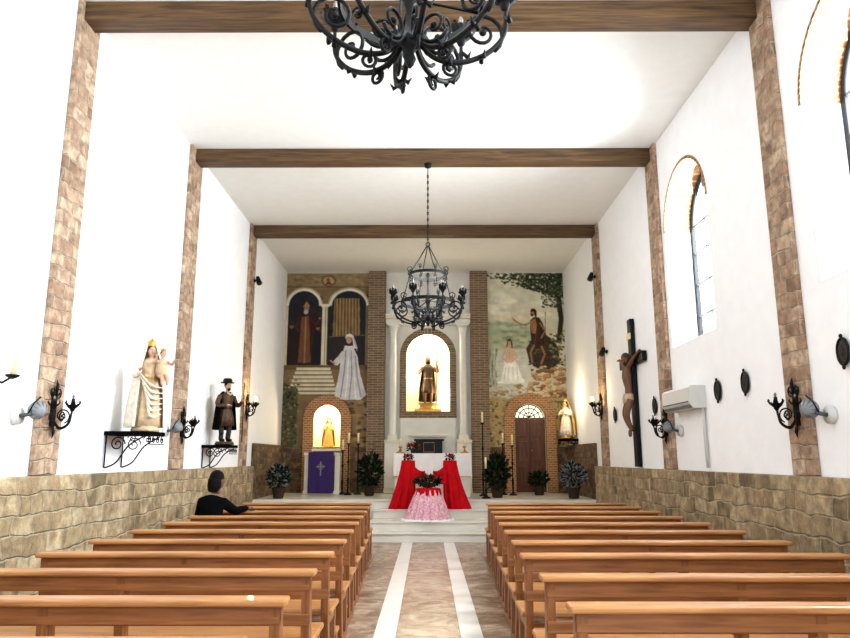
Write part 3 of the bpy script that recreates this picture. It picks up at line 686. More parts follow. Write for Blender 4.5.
class Paint:
    def __init__(s, w, h, nx, nz):
        s.w, s.h, s.nx, s.nz = w, h, nx, nz
        s.X, s.Y = np.meshgrid(np.linspace(0, w, nx), np.linspace(0, h, nz))
        s.C = np.zeros((nz, nx, 3))
        s.wx = np.sin(s.Y*0.5+np.sin(s.X*0.7))*0.3
        s.wy = np.sin(s.X*0.6+np.sin(s.Y*0.8))*0.3
    def put(s, mask, rgb, jit=0.03):
        c = np.array([lin(v) for v in rgb]); k = 1+jit*rng.standard_normal(mask.shape)[..., None]
        s.C = np.where(mask[..., None], c*np.clip(k, 0.5, 1.5), s.C)
    def rect(s, x0, y0, x1, y1, rgb, **k): s.put((s.X >= x0) & (s.X <= x1) & (s.Y >= y0) & (s.Y <= y1), rgb, **k)
    def ell(s, cx, cy, rx, ry, rgb, wob=1, **k):
        X, Y = s.X+s.wx*wob, s.Y+s.wy*wob
        s.put(((X-cx)/rx)**2+((Y-cy)/ry)**2 <= 1, rgb, **k)
    def poly(s, pts, rgb, wob=0.5, **k):
        X, Y = s.X+s.wx*wob, s.Y+s.wy*wob; ins = np.zeros(X.shape, bool); j = len(pts)-1
        for i in range(len(pts)):
            xi, yi = pts[i]; xj, yj = pts[j]
            if yi != yj:
                c = ((yi > Y) != (yj > Y)) & (X < (xj-xi)*(Y-yi)/(yj-yi)+xi); ins ^= c
            j = i
        s.put(ins, rgb, **k)
    def line(s, pts, w, rgb, **k):
        for (x0, y0), (x1, y1) in zip(pts[:-1], pts[1:]):
            dx, dy = x1-x0, y1-y0; L2 = dx*dx+dy*dy+1e-9
            t = np.clip(((s.X-x0)*dx+(s.Y-y0)*dy)/L2, 0, 1)
            s.put((s.X-x0-t*dx)**2+(s.Y-y0-t*dy)**2 <= w*w/4, rgb, **k)
    def soften(s, n_=1):
        for _ in range(n_):
            P_ = np.pad(s.C, ((1,1),(1,1),(0,0)), mode='edge')
            s.C = (P_[1:-1,1:-1]*2+P_[:-2,1:-1]+P_[2:,1:-1]+P_[1:-1,:-2]+P_[1:-1,2:])/6
    def build(s, name, x0, x1, z0, z1, y, hole=None):
        me = bpy.data.meshes.new(name); s.soften(1)
        xs = x0+(x1-x0)*s.X/s.w; zs = z1-(z1-z0)*s.Y/s.h
        vs = np.stack([xs, np.full_like(xs, y), zs], -1).reshape(-1, 3)
        fs = []
        for r in range(s.nz-1):
            for c in range(s.nx-1):
                if hole and hole(xs[r, c], zs[r, c]): continue
                k = r*s.nx+c; fs.append((k, k+s.nx, k+s.nx+1, k+1))
        me.from_pydata(vs.tolist(), [], fs)
        a = me.color_attributes.new('paint', 'FLOAT_COLOR', 'POINT')
        cc = np.concatenate([s.C.reshape(-1, 3), np.ones((s.nx*s.nz, 1))], 1).astype(np.float32)
        a.data.foreach_set('color', cc.ravel())
        me.materials.append(vmat(name+'_paint'))
        o = bpy.data.objects.new(name, me); sc.collection.objects.link(o); return o
def inhole(op, ex=0.04):
    a, c, zs, zsp = op; R = (c-a)/2+ex; cx = (a+c)/2
    return lambda x, z: (abs(x-cx) < R and zs-ex < z < zsp) or (z >= zsp and (x-cx)**2+(z-zsp)**2 < R*R)

# left mural
p = Paint(79, 175, 230, 500)
p.rect(0,0,79,175,(128,106,76))
p.rect(0,0,79,16,(146,128,92))
for k in range(60): p.ell(random.uniform(0,79),random.uniform(0,15),random.uniform(1,4),random.uniform(.6,1.6),random.choice([(164,146,108),(124,106,74),(140,120,84)]))
p.soften(2)
p.rect(0,14,79,15.2,(104,84,60))
p.ell(40,8,7,6,(104,82,56)); p.ell(40,8,5.2,4.6,(182,158,118)); p.ell(39.5,6.8,1.8,2.2,(120,86,62)); p.poly([(36.5,12),(38,9),(41.5,9),(43,12)],(120,60,50))
for cx, rx in ((17,18),(60,20)):
    p.ell(cx,34,rx,19,(224,218,198),wob=0); p.ell(cx,34,rx-3.4,15.6,(34,40,52),wob=0)
p.rect(0,34,35,98,(40,36,42)); p.rect(40,34,79,98,(36,42,54))
for k in range(50): p.ell(random.uniform(2,78),random.uniform(24,94),random.uniform(2,6),random.uniform(2,6),random.choice([(46,42,48),(32,32,40),(52,44,42)]))
p.soften(4)
for cx, rx in ((17,18),(60,20)):
    th = ((p.X-cx)/rx)**2+((p.Y-34)/19)**2; inn = ((p.X-cx)/(rx-3.4))**2+((p.Y-34)/15.6)**2
    p.put((th <= 1) & (inn >= 1) & (p.Y < 34), (224,218,198)); p.put((th <= 1) & (th > 0.9) & (p.Y < 34), (170,154,124))
p.rect(0,34,2.4,98,(204,192,162)); p.rect(34.6,34,40.2,98,(210,200,174)); p.rect(37.6,34,38.6,98,(156,142,114)); p.rect(39.6,34,40.2,98,(130,116,92)); p.rect(33.6,32,41.2,35.4,(228,220,198)); p.rect(33.6,94,41.2,98,(190,178,150)); p.rect(76,34,79,98,(130,118,96))
p.poly([(46,26),(70,26),(71,64),(45,66)],(136,110,76))
for x in range(47,70,3): p.line([(x,26),(x+0.5,65)],0.8,(88,68,48)); p.line([(x+1.5,27),(x+1.8,65)],0.5,(168,140,100))
p.poly([(42,66),(76,64),(76,98),(41,98)],(50,44,46)); p.line([(42,66),(76,64)],1,(110,92,70))
p.poly([(12,46),(18,40),(24,41),(30,56),(33,94),(8,94),(10,62)],(58,28,28)); p.poly([(15,46),(22,44),(25,92),(13,92)],(112,76,50)); p.line([(19,46),(19,92)],1.4,(150,116,72)); p.line([(13,56),(11,90)],0.8,(36,18,20)); p.line([(28,58),(30,92)],0.8,(36,18,20))
p.ell(19.5,37.4,2.6,3.6,(150,112,86)); p.ell(19.5,40.2,2.2,2.4,(176,170,160)); p.poly([(16,35),(19.5,29),(23,35)],(156,120,74))
p.line([(14,50),(9,56),(13,60)],2.2,(76,38,34)); p.line([(24,48),(30,54),(32,48)],2.2,(76,38,34)); p.ell(32.2,47,1.1,1.1,(150,112,86))
p.poly([(27,62),(31,58),(34,64),(34.5,94),(26,94)],(26,26,36)); p.ell(30.8,56.4,2,2.6,(136,100,78)); p.ell(31,54.8,2.4,1.6,(34,26,24))
p.poly([(2.4,62),(7,57),(10,66),(11,95),(2.4,95)],(44,34,32)); p.ell(6,54.6,2,2.7,(128,96,74)); p.ell(6,53,2.4,1.6,(50,38,32))
p.rect(0,94.6,79,99,(104,86,62))
for k in range(7):
    y = 97+k*4.0; p.rect(12-k*1.4,y,44+k*1.0,y+2.7,(204,194,168)); p.rect(12-k*1.4,y+2.7,44+k*1.0,y+4.0,(112,96,74))
p.poly([(57,75),(64.5,75),(69,86),(72,104),(78,124),(73,129),(52,129),(48,124),(52,104),(53.5,88)],(206,204,202))
for pts, w_, c_ in (([(58,80),(57,100),(54,126)],1.4,(150,152,158)), ([(63,80),(64,104),(62,128)],1.2,(156,158,164)), ([(67,86),(69,106),(73,126)],1.6,(160,162,168)), ([(60.5,86),(60,110),(58.5,127)],0.9,(232,230,228)), ([(66,100),(68,127)],0.9,(232,230,228))): p.line(pts, w_, c_)
p.poly([(55,80),(47,90),(46.5,94),(50,95),(58,88)],(200,198,196)); p.line([(47.5,93),(43.8,90)],1.5,(186,146,118))
p.ell(60.6,69,2.7,3.8,(188,150,122)); p.poly([(57,68),(58.5,63.5),(61.5,62.5),(65,65),(69,78),(65.5,78),(63.6,67),(60,65.2)],(214,212,208)); p.line([(65,66),(68.5,80)],0.8,(164,166,172))
p.poly([(0,112),(14,118),(14,175),(0,175)],(84,82,58))
for k in range(110):
    x, y = random.uniform(0,15), random.uniform(106,174); p.ell(x,y,random.uniform(0.6,1.6),random.uniform(0.5,1.4),random.choice([(52,64,40),(114,112,74),(40,44,34),(146,126,88)]))
p.poly([(60,130),(79,130),(79,175),(60,175)],(146,120,86))
for k in range(40):
    x, y = random.uniform(60,79), random.uniform(131,174); p.ell(x,y,random.uniform(1.5,3.5),random.uniform(1,2.0),random.choice([(120,96,68),(160,136,100),(98,82,60)]))
p.build('temple_visitation_mural', XL+0.002, -1.5, 1.76, 6.14, YB-0.006, inhole(ops[0]))

# right mural
p = Paint(79, 175, 230, 500)
for r in range(60):
    t = r/59; y0 = 175*t
    c = tuple(int(a*(1-min(1,t*1.6))+b_*min(1,t*1.6)) for a, b_ in zip((216,214,190),(196,188,160)))
    p.rect(0,y0,79,y0+4,c,jit=0.02)
for k in range(24): p.ell(random.uniform(0,60),random.uniform(24,50),random.uniform(5,12),random.uniform(1.5,4),random.choice([(226,222,200),(200,202,184),(216,208,180)]))
p.poly([(0,54),(10,49),(24,57),(40,52),(48,60),(44,74),(0,76)],(164,174,150)); p.poly([(0,66),(30,61),(44,70),(40,84),(0,82)],(178,180,150))
for k in range(60): p.ell(random.uniform(0,44),random.uniform(52,80),random.uniform(2,5),random.uniform(.8,1.8),random.choice([(148,160,130),(190,190,158),(166,172,140),(130,142,112)]))
p.poly([(0,80),(40,78),(60,96),(58,122),(20,126),(0,120)],(198,198,184)); p.soften(7)
for k in range(30):
    y = 82+k*1.2; x = random.uniform(0,30); p.line([(x,y),(x+random.uniform(6,16),y+0.4)],0.5,random.choice([(220,218,204),(164,168,154),(182,186,172)]))
for k in range(50):   # reeds at the left bank
    x = random.uniform(0,9); y = random.uniform(84,118); p.line([(x,y),(x+random.uniform(-1.5,1.5),y-random.uniform(4,9))],0.5,random.choice([(96,108,70),(126,132,92),(74,86,56)]))
p.soften(2)
p.line([(79,0),(73.5,14),(74.5,30),(76,48),(73,70)],5.2,(54,44,32)); p.line([(75,0),(72,14),(72.8,40)],1.2,(96,80,58))
p.line([(74,20),(66,12),(54,7),(40,6)],2,(58,48,34)); p.line([(75,32),(68,24),(60,21)],1.4,(58,48,34)); p.line([(66,12),(58,16),(50,16)],1.1,(58,48,34))
for k in range(800):
    x = 79-abs(random.gauss(0,32))
    if x < 1: continue
    y = random.uniform(0, 6+20*(x/79))
    p.ell(x,y,random.uniform(0.6,2.0),random.uniform(0.5,1.1),random.choice([(62,72,46),(44,52,34),(54,62,40),(90,98,62),(40,46,30)]))
for k in range(110):
    x = random.uniform(56,79); y = random.uniform(18,36); p.ell(x,y,random.uniform(0.6,1.7),random.uniform(0.5,1.0),random.choice([(66,76,48),(44,52,34),(104,112,74)]))
p.poly([(39,78),(44,70),(50,66),(60,64),(67,69),(72,78),(73,92),(64,99),(50,98),(42,92)],(62,52,40))
for k in range(60): p.ell(random.uniform(42,71),random.uniform(68,96),random.uniform(1,3),random.uniform(.5,1.2),random.choice([(52,44,34),(84,72,54),(44,38,30),(104,92,70)]))
for k in range(70): p.ell(random.uniform(64,79),random.uniform(60,96),random.uniform(.8,2),random.uniform(.6,1.4),random.choice([(72,82,52),(96,100,66),(54,60,40),(130,124,88)]))
p.soften(1)
p.poly([(43.5,50),(48,45.5),(53,46),(57,52),(60,64),(59,74),(52,78),(45,75),(44,62)],(66,44,30)); p.line([(55,52),(57,72)],1,(44,28,20)); p.line([(50,62),(48,74)],0.9,(96,66,44))
p.poly([(44,50.5),(49,47),(51,54),(49,63),(45,62)],(158,112,80)); p.line([(46,52),(46,61)],0.6,(120,80,56))
p.line([(45,51),(39,54),(34,53),(27.5,49)],1.7,(164,120,88)); p.ell(26.8,48.2,1.2,1.0,(168,124,92)); p.line([(26.5,48),(25,45.6)],0.6,(168,124,92))
p.ell(46.8,41.6,2.2,3.0,(156,112,82)); p.poly([(44.4,40.5),(45.5,37.4),(49,36.8),(51,39.5),(51,46),(48.8,45),(48.4,40)],(40,28,20)); p.ell(46,44,1.5,1.3,(44,30,22))
p.line([(47,75),(43.5,82),(45,91)],2.1,(150,108,78)); p.line([(55,76),(58,84),(54,93)],2.1,(150,108,78)); p.line([(54,52),(59,60),(55,67)],1.6,(156,112,82))
p.line([(60,40),(58,80)],0.6,(80,60,42))
p.poly([(17,90),(27,89),(31,97),(33.5,106),(37,111),(12,112),(15,100)],(230,228,218)); p.poly([(17.6,78),(26.4,78),(26.6,92),(18,92)],(208,176,148)); p.line([(22,80),(22,90)],0.5,(176,140,112))
p.ell(22,72.4,2.2,3.2,(188,150,120)); p.poly([(19.6,71),(20.4,68),(23.6,68),(25,71),(25.4,78),(23.9,77),(23.4,70.6),(20.8,70.6),(20.3,76),(18.9,77)],(86,60,42))
p.line([(17.6,80),(14.4,87),(20,92)],1.7,(204,170,142)); p.line([(26.4,80),(29.6,87),(23,92)],1.7,(204,170,142))
for x in (18,21,25,29): p.line([(x,97),(x-1+(x-22)*0.3,110)],0.6,(184,182,172))
p.ell(22,112,14,1.4,(226,228,220))
for k in range(90):
    x = random.uniform(42,79); y = random.uniform(96,128); s_ = random.uniform(1.6,4); c = random.choice([(176,132,88),(200,164,118),(146,110,78),(122,98,72),(208,182,144)])
    p.ell(x,y,s_,s_*0.55,tuple(int(v*0.72) for v in c)); p.ell(x-0.3,y-0.4,s_*0.86,s_*0.42,c)
for k in range(50):
    x = random.uniform(0,44); y = random.uniform(114,130); s_ = random.uniform(1.4,3.6); c = random.choice([(176,158,126),(204,190,160),(152,134,104)])
    p.ell(x,y,s_,s_*0.5,tuple(int(v*0.75) for v in c)); p.ell(x-0.3,y-0.3,s_*0.86,s_*0.4,c)
p.soften(1)
p.poly([(0,129),(79,127),(79,175),(0,175)],(172,150,106))
for k in range(330):
    x = random.uniform(0,79); y = random.uniform(128,175); p.ell(x,y,random.uniform(.6,2.0),random.uniform(.5,1.4),random.choice([(138,128,84),(196,176,130),(108,106,70),(180,150,104),(90,92,60)]))
p.build('river_baptism_mural', 1.5, XR-0.002, 1.76, 6.14, YB-0.006, inhole(ops[2]))

# ------------------------------------------------------------------ retablo
def brick_arch(b, op, w, y0, y1, m, zbot, n=22):
    a, c, zs, zsp = op; R = (c-a)/2; cx = (a+c)/2
    for i in range(n):
        t0, t1 = PI*i/n, PI*(i+0.93)/n
        b.prism([(cx-r*math.cos(t), zsp+r*math.sin(t)) for r, t in ((R, t0), (R+w, t0), (R+w, t1), (R, t1))], y0, y1, 'Y', m)
    b.box(a-w, a, y0, y1, zbot, zsp, m); b.box(c, c+w, y0, y1, zbot, zsp, m)
for i, x in enumerate((-1.5, 1.06)):
    b = MB(); b.bbox(x, x+0.44, YB-0.16, YB, ZP+0.001, ZC, 'brick', 0.004); b.done(nm('trim_brick_pillar', i))
b = MB(); brick_arch(b, ops[1], 0.16, YB-0.06, YB+0.0, 'brick', 2.46); b.box(-0.70, 0.70, YB-0.07, YB, 2.46, 2.62, 'brick'); b.done('trim_centre_niche')
b = MB(); brick_arch(b, ops[0], 0.25, YB-0.10, YB, 'brick_o', ZP); b.bbox(-2.82, -2.12, YB-0.14, YB, 1.66, 1.72, 'cream', 0.006); b.done('trim_side_niche')
b = MB(); brick_arch(b, ops[2], 0.25, YB-0.10, YB, 'brick_o', ZP); b.done('trim_door_arch')
b = MB()
yb = YB-0.005
for s in (-1, 1):
    x = s*0.865
    b.bbox(x-0.18, x+0.18, yb-0.34, yb, ZP+0.001, 1.85, 'greywhite', 0.01)
    b.bbox(x-0.19, x+0.19, yb-0.37, yb, 1.85, 1.93, 'cream', 0.012); b.bbox(x-0.19, x+0.19, yb-0.37, yb, ZP+0.001, ZP+0.12, 'cream', 0.01)
    b.bbox(x-0.12, x+0.12, yb-0.28, yb, 1.93, 2.05, 'greywhite', 0.008)
    b.lathe([(0.10,2.05),(0.105,2.08),(0.085,2.12),(0.088,2.9),(0.085,3.6),(0.075,4.45),(0.09,4.49),(0.08,4.52),(0.10,4.62),(0.125,4.72)], (x, yb-0.15, 0), 'greywhite', 22)
    b.bbox(x-0.15, x+0.15, yb-0.30, yb, 4.72, 4.78, 'greywhite', 0.008)
b.bbox(-1.05, 1.05, yb-0.26, yb, 4.78, 4.90, 'greywhite', 0.01); b.bbox(-1.05, 1.05, yb-0.32, yb, 4.90, 4.96, 'cream', 0.012); b.bbox(-1.055, 1.055, yb-0.38, yb, 4.96, 5.02, 'greywhite', 0.012)
b.bbox(-0.68, 0.68, yb-0.10, yb, ZP+0.001, 2.46, 'greywhite', 0.008)
b.bbox(-0.68, 0.68, yb-0.45, yb-0.1, ZP+0.001, 1.52, 'greywhite', 0.008); b.bbox(-0.68, 0.68, yb-0.48, yb-0.1, 1.46, 1.54, 'cream', 0.008)
b.bbox(-0.46, 0.46, yb-0.16, yb-0.1, 2.0, 2.06, 'cream', 0.006)
b.done('white_altarpiece')
b = MB()
b.bbox(-0.36, 0.36, -0.16, 0.16, 0, 0.05, 'gold', 0.006); b.bbox(-0.32, 0.32, -0.14, 0.14, 0.05, 0.36, 'black', 0.008); b.bbox(-0.36, 0.36, -0.16, 0.16, 0.36, 0.40, 'black', 0.006)
b.bbox(-0.13, 0.13, -0.147, -0.135, 0.09, 0.32, 'gold', 0.004); b.bbox(-0.122, 0.122, -0.155, -0.142, 0.10, 0.31, 'black', 0.003)
b.done('tabernacle', (0.02, YB-0.30, 1.545))

b = MB(); yd = YB+0.12
a, c = 2.125, 2.875
b.box(a, c, yd, yd+0.06, ZP, 2.44, 'door')
for x0, x1 in ((a+0.02, (a+c)/2-0.01), ((a+c)/2+0.01, c-0.02)):
    b.bbox(x0, x1, yd-0.025, yd, ZP+0.02, 2.42, 'door', 0.005)
    for z0, z1 in ((ZP+0.12, ZP+0.62), (ZP+0.72, ZP+1.22), (ZP+1.32, 2.34)):
        b.bbox(x0+0.06, x1-0.06, yd-0.045, yd-0.02, z0, z1, 'door', 0.012)
b.ell(((a+c)/2+0.04, yd-0.05, 1.68), (0.02,)*3, 'gold', 8, 6)
b.box(a, c, yd-0.03, yd+0.06, 2.42, 2.48, 'door')
b.prism([((a+c)/2-0.37*math.cos(PI*k/20), 2.47+0.33*math.sin(PI*k/20)) for k in range(21)], yd+0.01, yd+0.03, 'Y', 'fan')
for k in range(1, 6):
    t = PI*k/6; b.tube([((a+c)/2, yd-0.0, 2.48), ((a+c)/2-0.36*math.cos(t), yd-0.0, 2.48+0.32*math.sin(t))], 0.010, 'iron', 6)
for r in (0.14, 0.26, 0.35): b.tube([((a+c)/2-r*math.cos(PI*k/18), yd, 2.47+r*0.93*math.sin(PI*k/18)) for k in range(19)], 0.011, 'iron', 6)
b.done('door_1')

# ------------------------------------------------------------------ altar group
def drape_box(b, x0, x1, y0, y1, z0, z1, m, amp=0.02, k=16):
    N_ = 120
    P = [(x0,y0),(x1,y0),(x1,y1),(x0,y1)]
    tot = 2*(x1-x0)+2*(y1-y0); cum = 0; segs = []
    for i in range(4):
        p_, q_ = Vector(P[i]), Vector(P[(i+1) % 4]); L_ = (q_-p_).length
        nn = max(4, int(N_*L_/tot)); d = (q_-p_)/L_; nrm = Vector((d.y, -d.x))
        for j in range(nn): segs.append((p_+d*L_*j/nn, nrm, cum+L_*j/nn))
        cum += L_
    vs = []; fs = []; rows = 5; n_ = len(segs)
    for r in range(rows):
        t = r/(rows-1)
        for (pt, nrm, sdist) in segs:
            o = nrm*(amp*t*(1+math.sin(sdist*2*PI*k/tot*2)))
            vs.append((pt.x+o.x, pt.y+o.y, z1-(z1-z0)*t))
    for r in range(rows-1):
        for i in range(n_):
            j = (i+1) % n_; fs.append((r*n_+i, r*n_+j, (r+1)*n_+j, (r+1)*n_+i))
    fs.append(tuple(range(n_-1, -1, -1))); b.faces(vs, fs, m, False)
b = MB()
b.bbox(-0.72, 0.90, 15.35, 16.05, ZP+0.001, 1.56, 'step', 0.01)
drape_box(b, -0.74, 0.92, 15.33, 16.07, 1.1, 1.60, 'white_cloth', 0.012, 22)
b.tube([(-0.74+1.66*k/30, 15.31, 1.11) for k in range(31)], 0.008, 'gold', 5)
b.done('altar_table')

def leaves(b, c, r, n, m_list, size=0.05, seed=1):
    R_ = random.Random(seed)
    for k in range(n):
        while True:
            v = Vector((R_.uniform(-1,1), R_.uniform(-1,1), R_.uniform(-1,1)))
            if v.length <= 1: break
        p = Vector((c[0]+v.x*r[0], c[1]+v.y*r[1], c[2]+v.z*r[2]))
        d = (v.normalized()+Vector((R_.uniform(-.6,.6), R_.uniform(-.6,.6), R_.uniform(-.2,.8)))).normalized()
        w = d.orthogonal().normalized(); w.rotate(Matrix.Rotation(R_.uniform(0, 6.28), 3, d)); s = size*R_.uniform(0.6, 1.3)
        nn = d.cross(w)
        vs = [p, p+d*s*0.5+w*s*0.28, p+d*s*0.55+nn*s*0.1, p+d*s*0.5-w*s*0.28, p+d*s*1.1-nn*s*0.1]
        b.faces(vs, [(0,1,2),(0,2,3),(1,4,2),(2,4,3)], R_.choice(m_list))
def red_drape(name, loc, mirror):
    b = MB()
    vs = []; fs = []; nn = 108; rows = 10
    for r in range(rows+1):
        t = r/rows
        rad = 0.13+0.11*t**1.3; off = -mirror*0.14*t**1.5
        for i in range(nn):
            a = 2*PI*i/nn; rr = rad*(1+0.13*(0.3+t)*(math.sin(9*a+t)+0.4*math.sin(19*a)))
            vs.append((off+rr*math.cos(a), rr*0.85*math.sin(a), 0.94*(1-t)))
    for r in range(rows):
        for i in range(nn): fs.append((r*nn+i, r*nn+(i+1) % nn, (r+1)*nn+(i+1) % nn, (r+1)*nn+i))
    fs.append(tuple(range(nn-1, -1, -1))); b.faces(vs, fs, 'red', True)
    vs = []; fs = []; n_ = 24
    for i in range(n_+1):
        t = i/n_
        for j in range(5):
            u = j/4
            vs.append((mirror*(0.04+0.30*t), -0.06+0.04*math.sin(u*9+t*5)-0.03*u, 0.93-0.20*math.sin(PI*t*0.6)-u*(0.42-0.26*t)))
    for i in range(n_):
        for j in range(4): fs.append((i*5+j, (i+1)*5+j, (i+1)*5+j+1, i*5+j+1))
    b.faces(vs, fs, 'red', True)
    R_ = random.Random(3 if mirror > 0 else 6)
    leaves(b, (0,0,1.0), (0.10,0.08,0.05), 60, ['leaf','leaf2'], 0.06, 3)
    for k in range(8): b.ell((R_.uniform(-.08,.08), R_.uniform(-.08,.08), 0.98+R_.uniform(0,.08)), (0.026,0.026,0.024), 'rose', 8, 6)
    return b.done(name, loc)
red_drape('red_draped_stand', (-0.40, 14.42, 0.511), 1); red_drape('red_draped_stand.001', (0.44, 14.42, 0.511), -1)

b = MB()
b.lathe([(0.50,0.0,1.2),(0.48,0.02,1.2),(0.42,0.15,1),(0.36,0.32,.9),(0.30,0.48,.8),(0.26,0.58,.5),(0.25,0.62,.2),(0.0,0.63,0)], (0,0,0), 'pinkdamask', 160, 17, 0.05)
b.lathe([(0.53,0.0,1.2),(0.50,0.035,1.2)], (0,0,0), 'white_cloth', 160, 17, 0.06, cap=False)
b.lathe([(0.285,0.50,1),(0.265,0.6,.6),(0.255,0.64,.2),(0.0,0.65,0)], (0,0,0), 'red', 96, 14, 0.06)
b.done('skirted_flower_table', (0.0, 13.86, 0.341), 0, 0.92)
b = MB()
b.lathe([(0.08,0.0),(0.12,0.03),(0.14,0.08),(0.1,0.09)], (0,0,0), 'pot', 18)
leaves(b, (0,0,0.12), (0.25,0.18,0.08), 280, ['leaf','leaf','leaf2'], 0.08, 3)
R2 = random.Random(4)
for k in range(16):
    q = (R2.uniform(-.2,.2), R2.uniform(-.14,.14), 0.13+R2.uniform(0,.08))
    b.ell(q, (0.03,0.03,0.026), 'rose', 8, 6); b.ell((q[0],q[1],q[2]+0.014), (0.017,0.017,0.018), 'rose', 6, 5)
b.done('rose_centrepiece', (0.0, 13.86, 0.341+0.602))
b = MB(); b.lathe([(0.05,0.0),(0.07,0.08),(0.05,0.1)], (0,0,0), 'pot', 14)
leaves(b, (0,0,0.14), (0.14,0.1,0.08), 120, ['leaf','leaf2'], 0.06, 8)
for k in range(12): b.ell((R2.uniform(-.12,.12), R2.uniform(-.1,.1), 0.14+R2.uniform(0,.08)), (0.026,0.026,0.024), 'rose', 8, 6)
b.done('altar_bouquet', (-0.32, 15.6, 1.602))
def candlestick(name, loc, h, ch=0.25, m='gold'):
    b = MB()
    b.lathe([(0.09,0),(0.095,0.02),(0.05,0.04),(0.018,0.07),(0.028,h*0.3),(0.014,h*0.34),(0.014,h*0.6),(0.03,h*0.64),(0.014,h*0.68),(0.014,h-0.04),(0.05,h-0.01),(0.052,h)], (0,0,0), m, 16)
    b.cyl((0,0,h), (0,0,h+ch), 0.022, 'wax', 10); b.tube([(0,0,h+ch),(0,0,h+ch+0.02)], 0.002, 'black', 4)
    return b.done(name, loc)
candlestick('altar_candlestick', (-0.62, 15.85, 1.602), 0.15, 0.18); candlestick('altar_candlestick.001', (0.80, 15.7, 1.602), 0.15, 0.18)
for i, (x, y, h) in enumerate([(-1.82, 16.3, 1.15), (-1.62, 16.5, 1.15), (-1.98, 16.55, 1.0), (1.22, 15.9, 1.6), (1.72, 16.4, 1.15), (1.9, 16.1, 1.1), (1.2, 14.9, 0.6)]):
    candlestick(nm('floor_candlestick', i), (x, y, ZP+0.001), h, 0.24, m='black')

b = MB()
b.bbox(-2.86, -2.04, YB-0.95, YB-0.45, 1.56, 1.62, 'step', 0.006)
for x in (-2.10, -2.80): b.bbox(x-0.06, x+0.06, YB-0.85, YB-0.55, ZP+0.001, 1.56, 'step', 0.01); b.bbox(x-0.08, x+0.08, YB-0.88, YB-0.52, ZP+0.001, ZP+0.08, 'cream', 0.01)
b.done('side_altar')
b = MB()
vs = []; fs = []; nx, nz = 30, 20
for r in range(nz+1):
    for c_ in range(nx+1):
        u, t = c_/nx, r/nz
        vs.append((-0.29+0.58*u, -0.012*math.sin(u*16)*t-0.01, -0.91*t))
for r in range(nz):
    for c_ in range(nx): k = r*(nx+1)+c_; fs.append((k, k+1, k+nx+2, k+nx+1))
b.faces(vs, fs, 'purple', True); b.box(-0.29, 0.29, -0.01, 0.5, 0.0, 0.012, 'purple')
b.box(-0.015, 0.015, -0.03, -0.022, -0.52, -0.2, 'lightgrey'); b.box(-0.10, 0.10, -0.03, -0.022, -0.33, -0.3, 'lightgrey'); b.tube([(0.06*math.cos(t), -0.028, -0.315+0.06*math.sin(t)) for t in [2*PI*k/20 for k in range(20)]], 0.006, 'lightgrey', 5, True)
b.done('purple_altar_cloth', (-2.46, YB-0.96, 1.622))

# ------------------------------------------------------------------ plants
def plant(name, loc, h, r, mats_, n=300, size=0.09, seed=1, potr=0.13):
    b = MB(); ph = 0.22
    b.lathe([(potr*0.7,0),(potr*0.8,0.02),(potr,ph-0.03),(potr*1.08,ph-0.02),(potr*1.08,ph),(potr*0.9,ph)], (0,0,0), 'pot', 20)
    R_ = random.Random(seed)
    for k in range(9):
        a = R_.uniform(0,6.28); e = R_.uniform(0.2,0.8)*r
        b.tube(smooth([(0,0,ph-0.02),(e*0.4*math.cos(a),e*0.4*math.sin(a),ph+h*0.4),(e*math.cos(a),e*math.sin(a),ph+h*R_.uniform(.6,.9))],4), 0.006, 'leaf2', 5)
    leaves(b, (0,0,ph+h*0.48), (r,r,h*0.52), n, mats_, size, seed)
    return b.done(name, loc)
plant('variegated_shrub', (3.0, 14.85, ZP+0.001), 0.50, 0.25, ['leafw','leafw','leaf2','leaf2'], 620, size=0.07, seed=2)
plant('potted_shrub', (-3.10, 14.9, ZP+0.001), 0.46, 0.22, ['leaf','leaf2','leaf2','leaf2','leafw'], 420, size=0.08, seed=3)
plant('potted_fern', (1.46, 15.2, ZP+0.001), 0.66, 0.22, ['leaf2','leaf'], 400, size=0.12, seed=4)
plant('potted_fern.001', (-1.30, 15.9, ZP+0.001), 0.66, 0.22, ['leaf2','leaf2','leaf'], 360, size=0.12, seed=5)
plant('potted_fern.002', (2.5, 16.2, ZP+0.001), 0.26, 0.2, ['leaf2','leaf','leaf2'], 260, size=0.09, seed=6)

# ------------------------------------------------------------------ seated person
def skin_mesh(verts, edges, radii, root=0, sub=2):
    me = bpy.data.meshes.new('tmp'); me.from_pydata(verts, edges, []); o = bpy.data.objects.new('tmp', me); sc.collection.objects.link(o)
    sk_ = o.modifiers.new('s', 'SKIN'); sk_.use_smooth_shade = True
    for i, r in enumerate(radii):
        me.skin_vertices[0].data[i].radius = (r, r) if not hasattr(r, '__len__') else r
        me.skin_vertices[0].data[i].use_root = (i == root)
    ss = o.modifiers.new('u', 'SUBSURF'); ss.levels = sub; ss.render_levels = sub
    dg = bpy.context.evaluated_depsgraph_get(); dg.update()
    res = bpy.data.meshes.new_from_object(o.evaluated_get(dg))
    vs = [v.co.copy() for v in res.vertices]; fs = [tuple(q.vertices) for q in res.polygons]
    bpy.data.objects.remove(o); bpy.data.meshes.remove(res); return vs, fs
V_ = [(0,0,0.555),(0,0.03,0.71),(0,0.08,0.86),(0,0.12,0.97),(0.01,0.15,1.06),
      (-0.13,0.12,0.97),(-0.20,0.22,0.76),(-0.13,0.40,0.82),
      (0.13,0.12,0.97),(0.22,0.30,0.86),(0.33,0.50,0.885),
      (-0.10,0.05,0.54),(-0.12,0.44,0.53),(-0.12,0.42,0.12),(-0.12,0.52,0.06),
      (0.10,0.05,0.54),(0.13,0.44,0.53),(0.13,0.42,0.12),(0.13,0.52,0.06)]
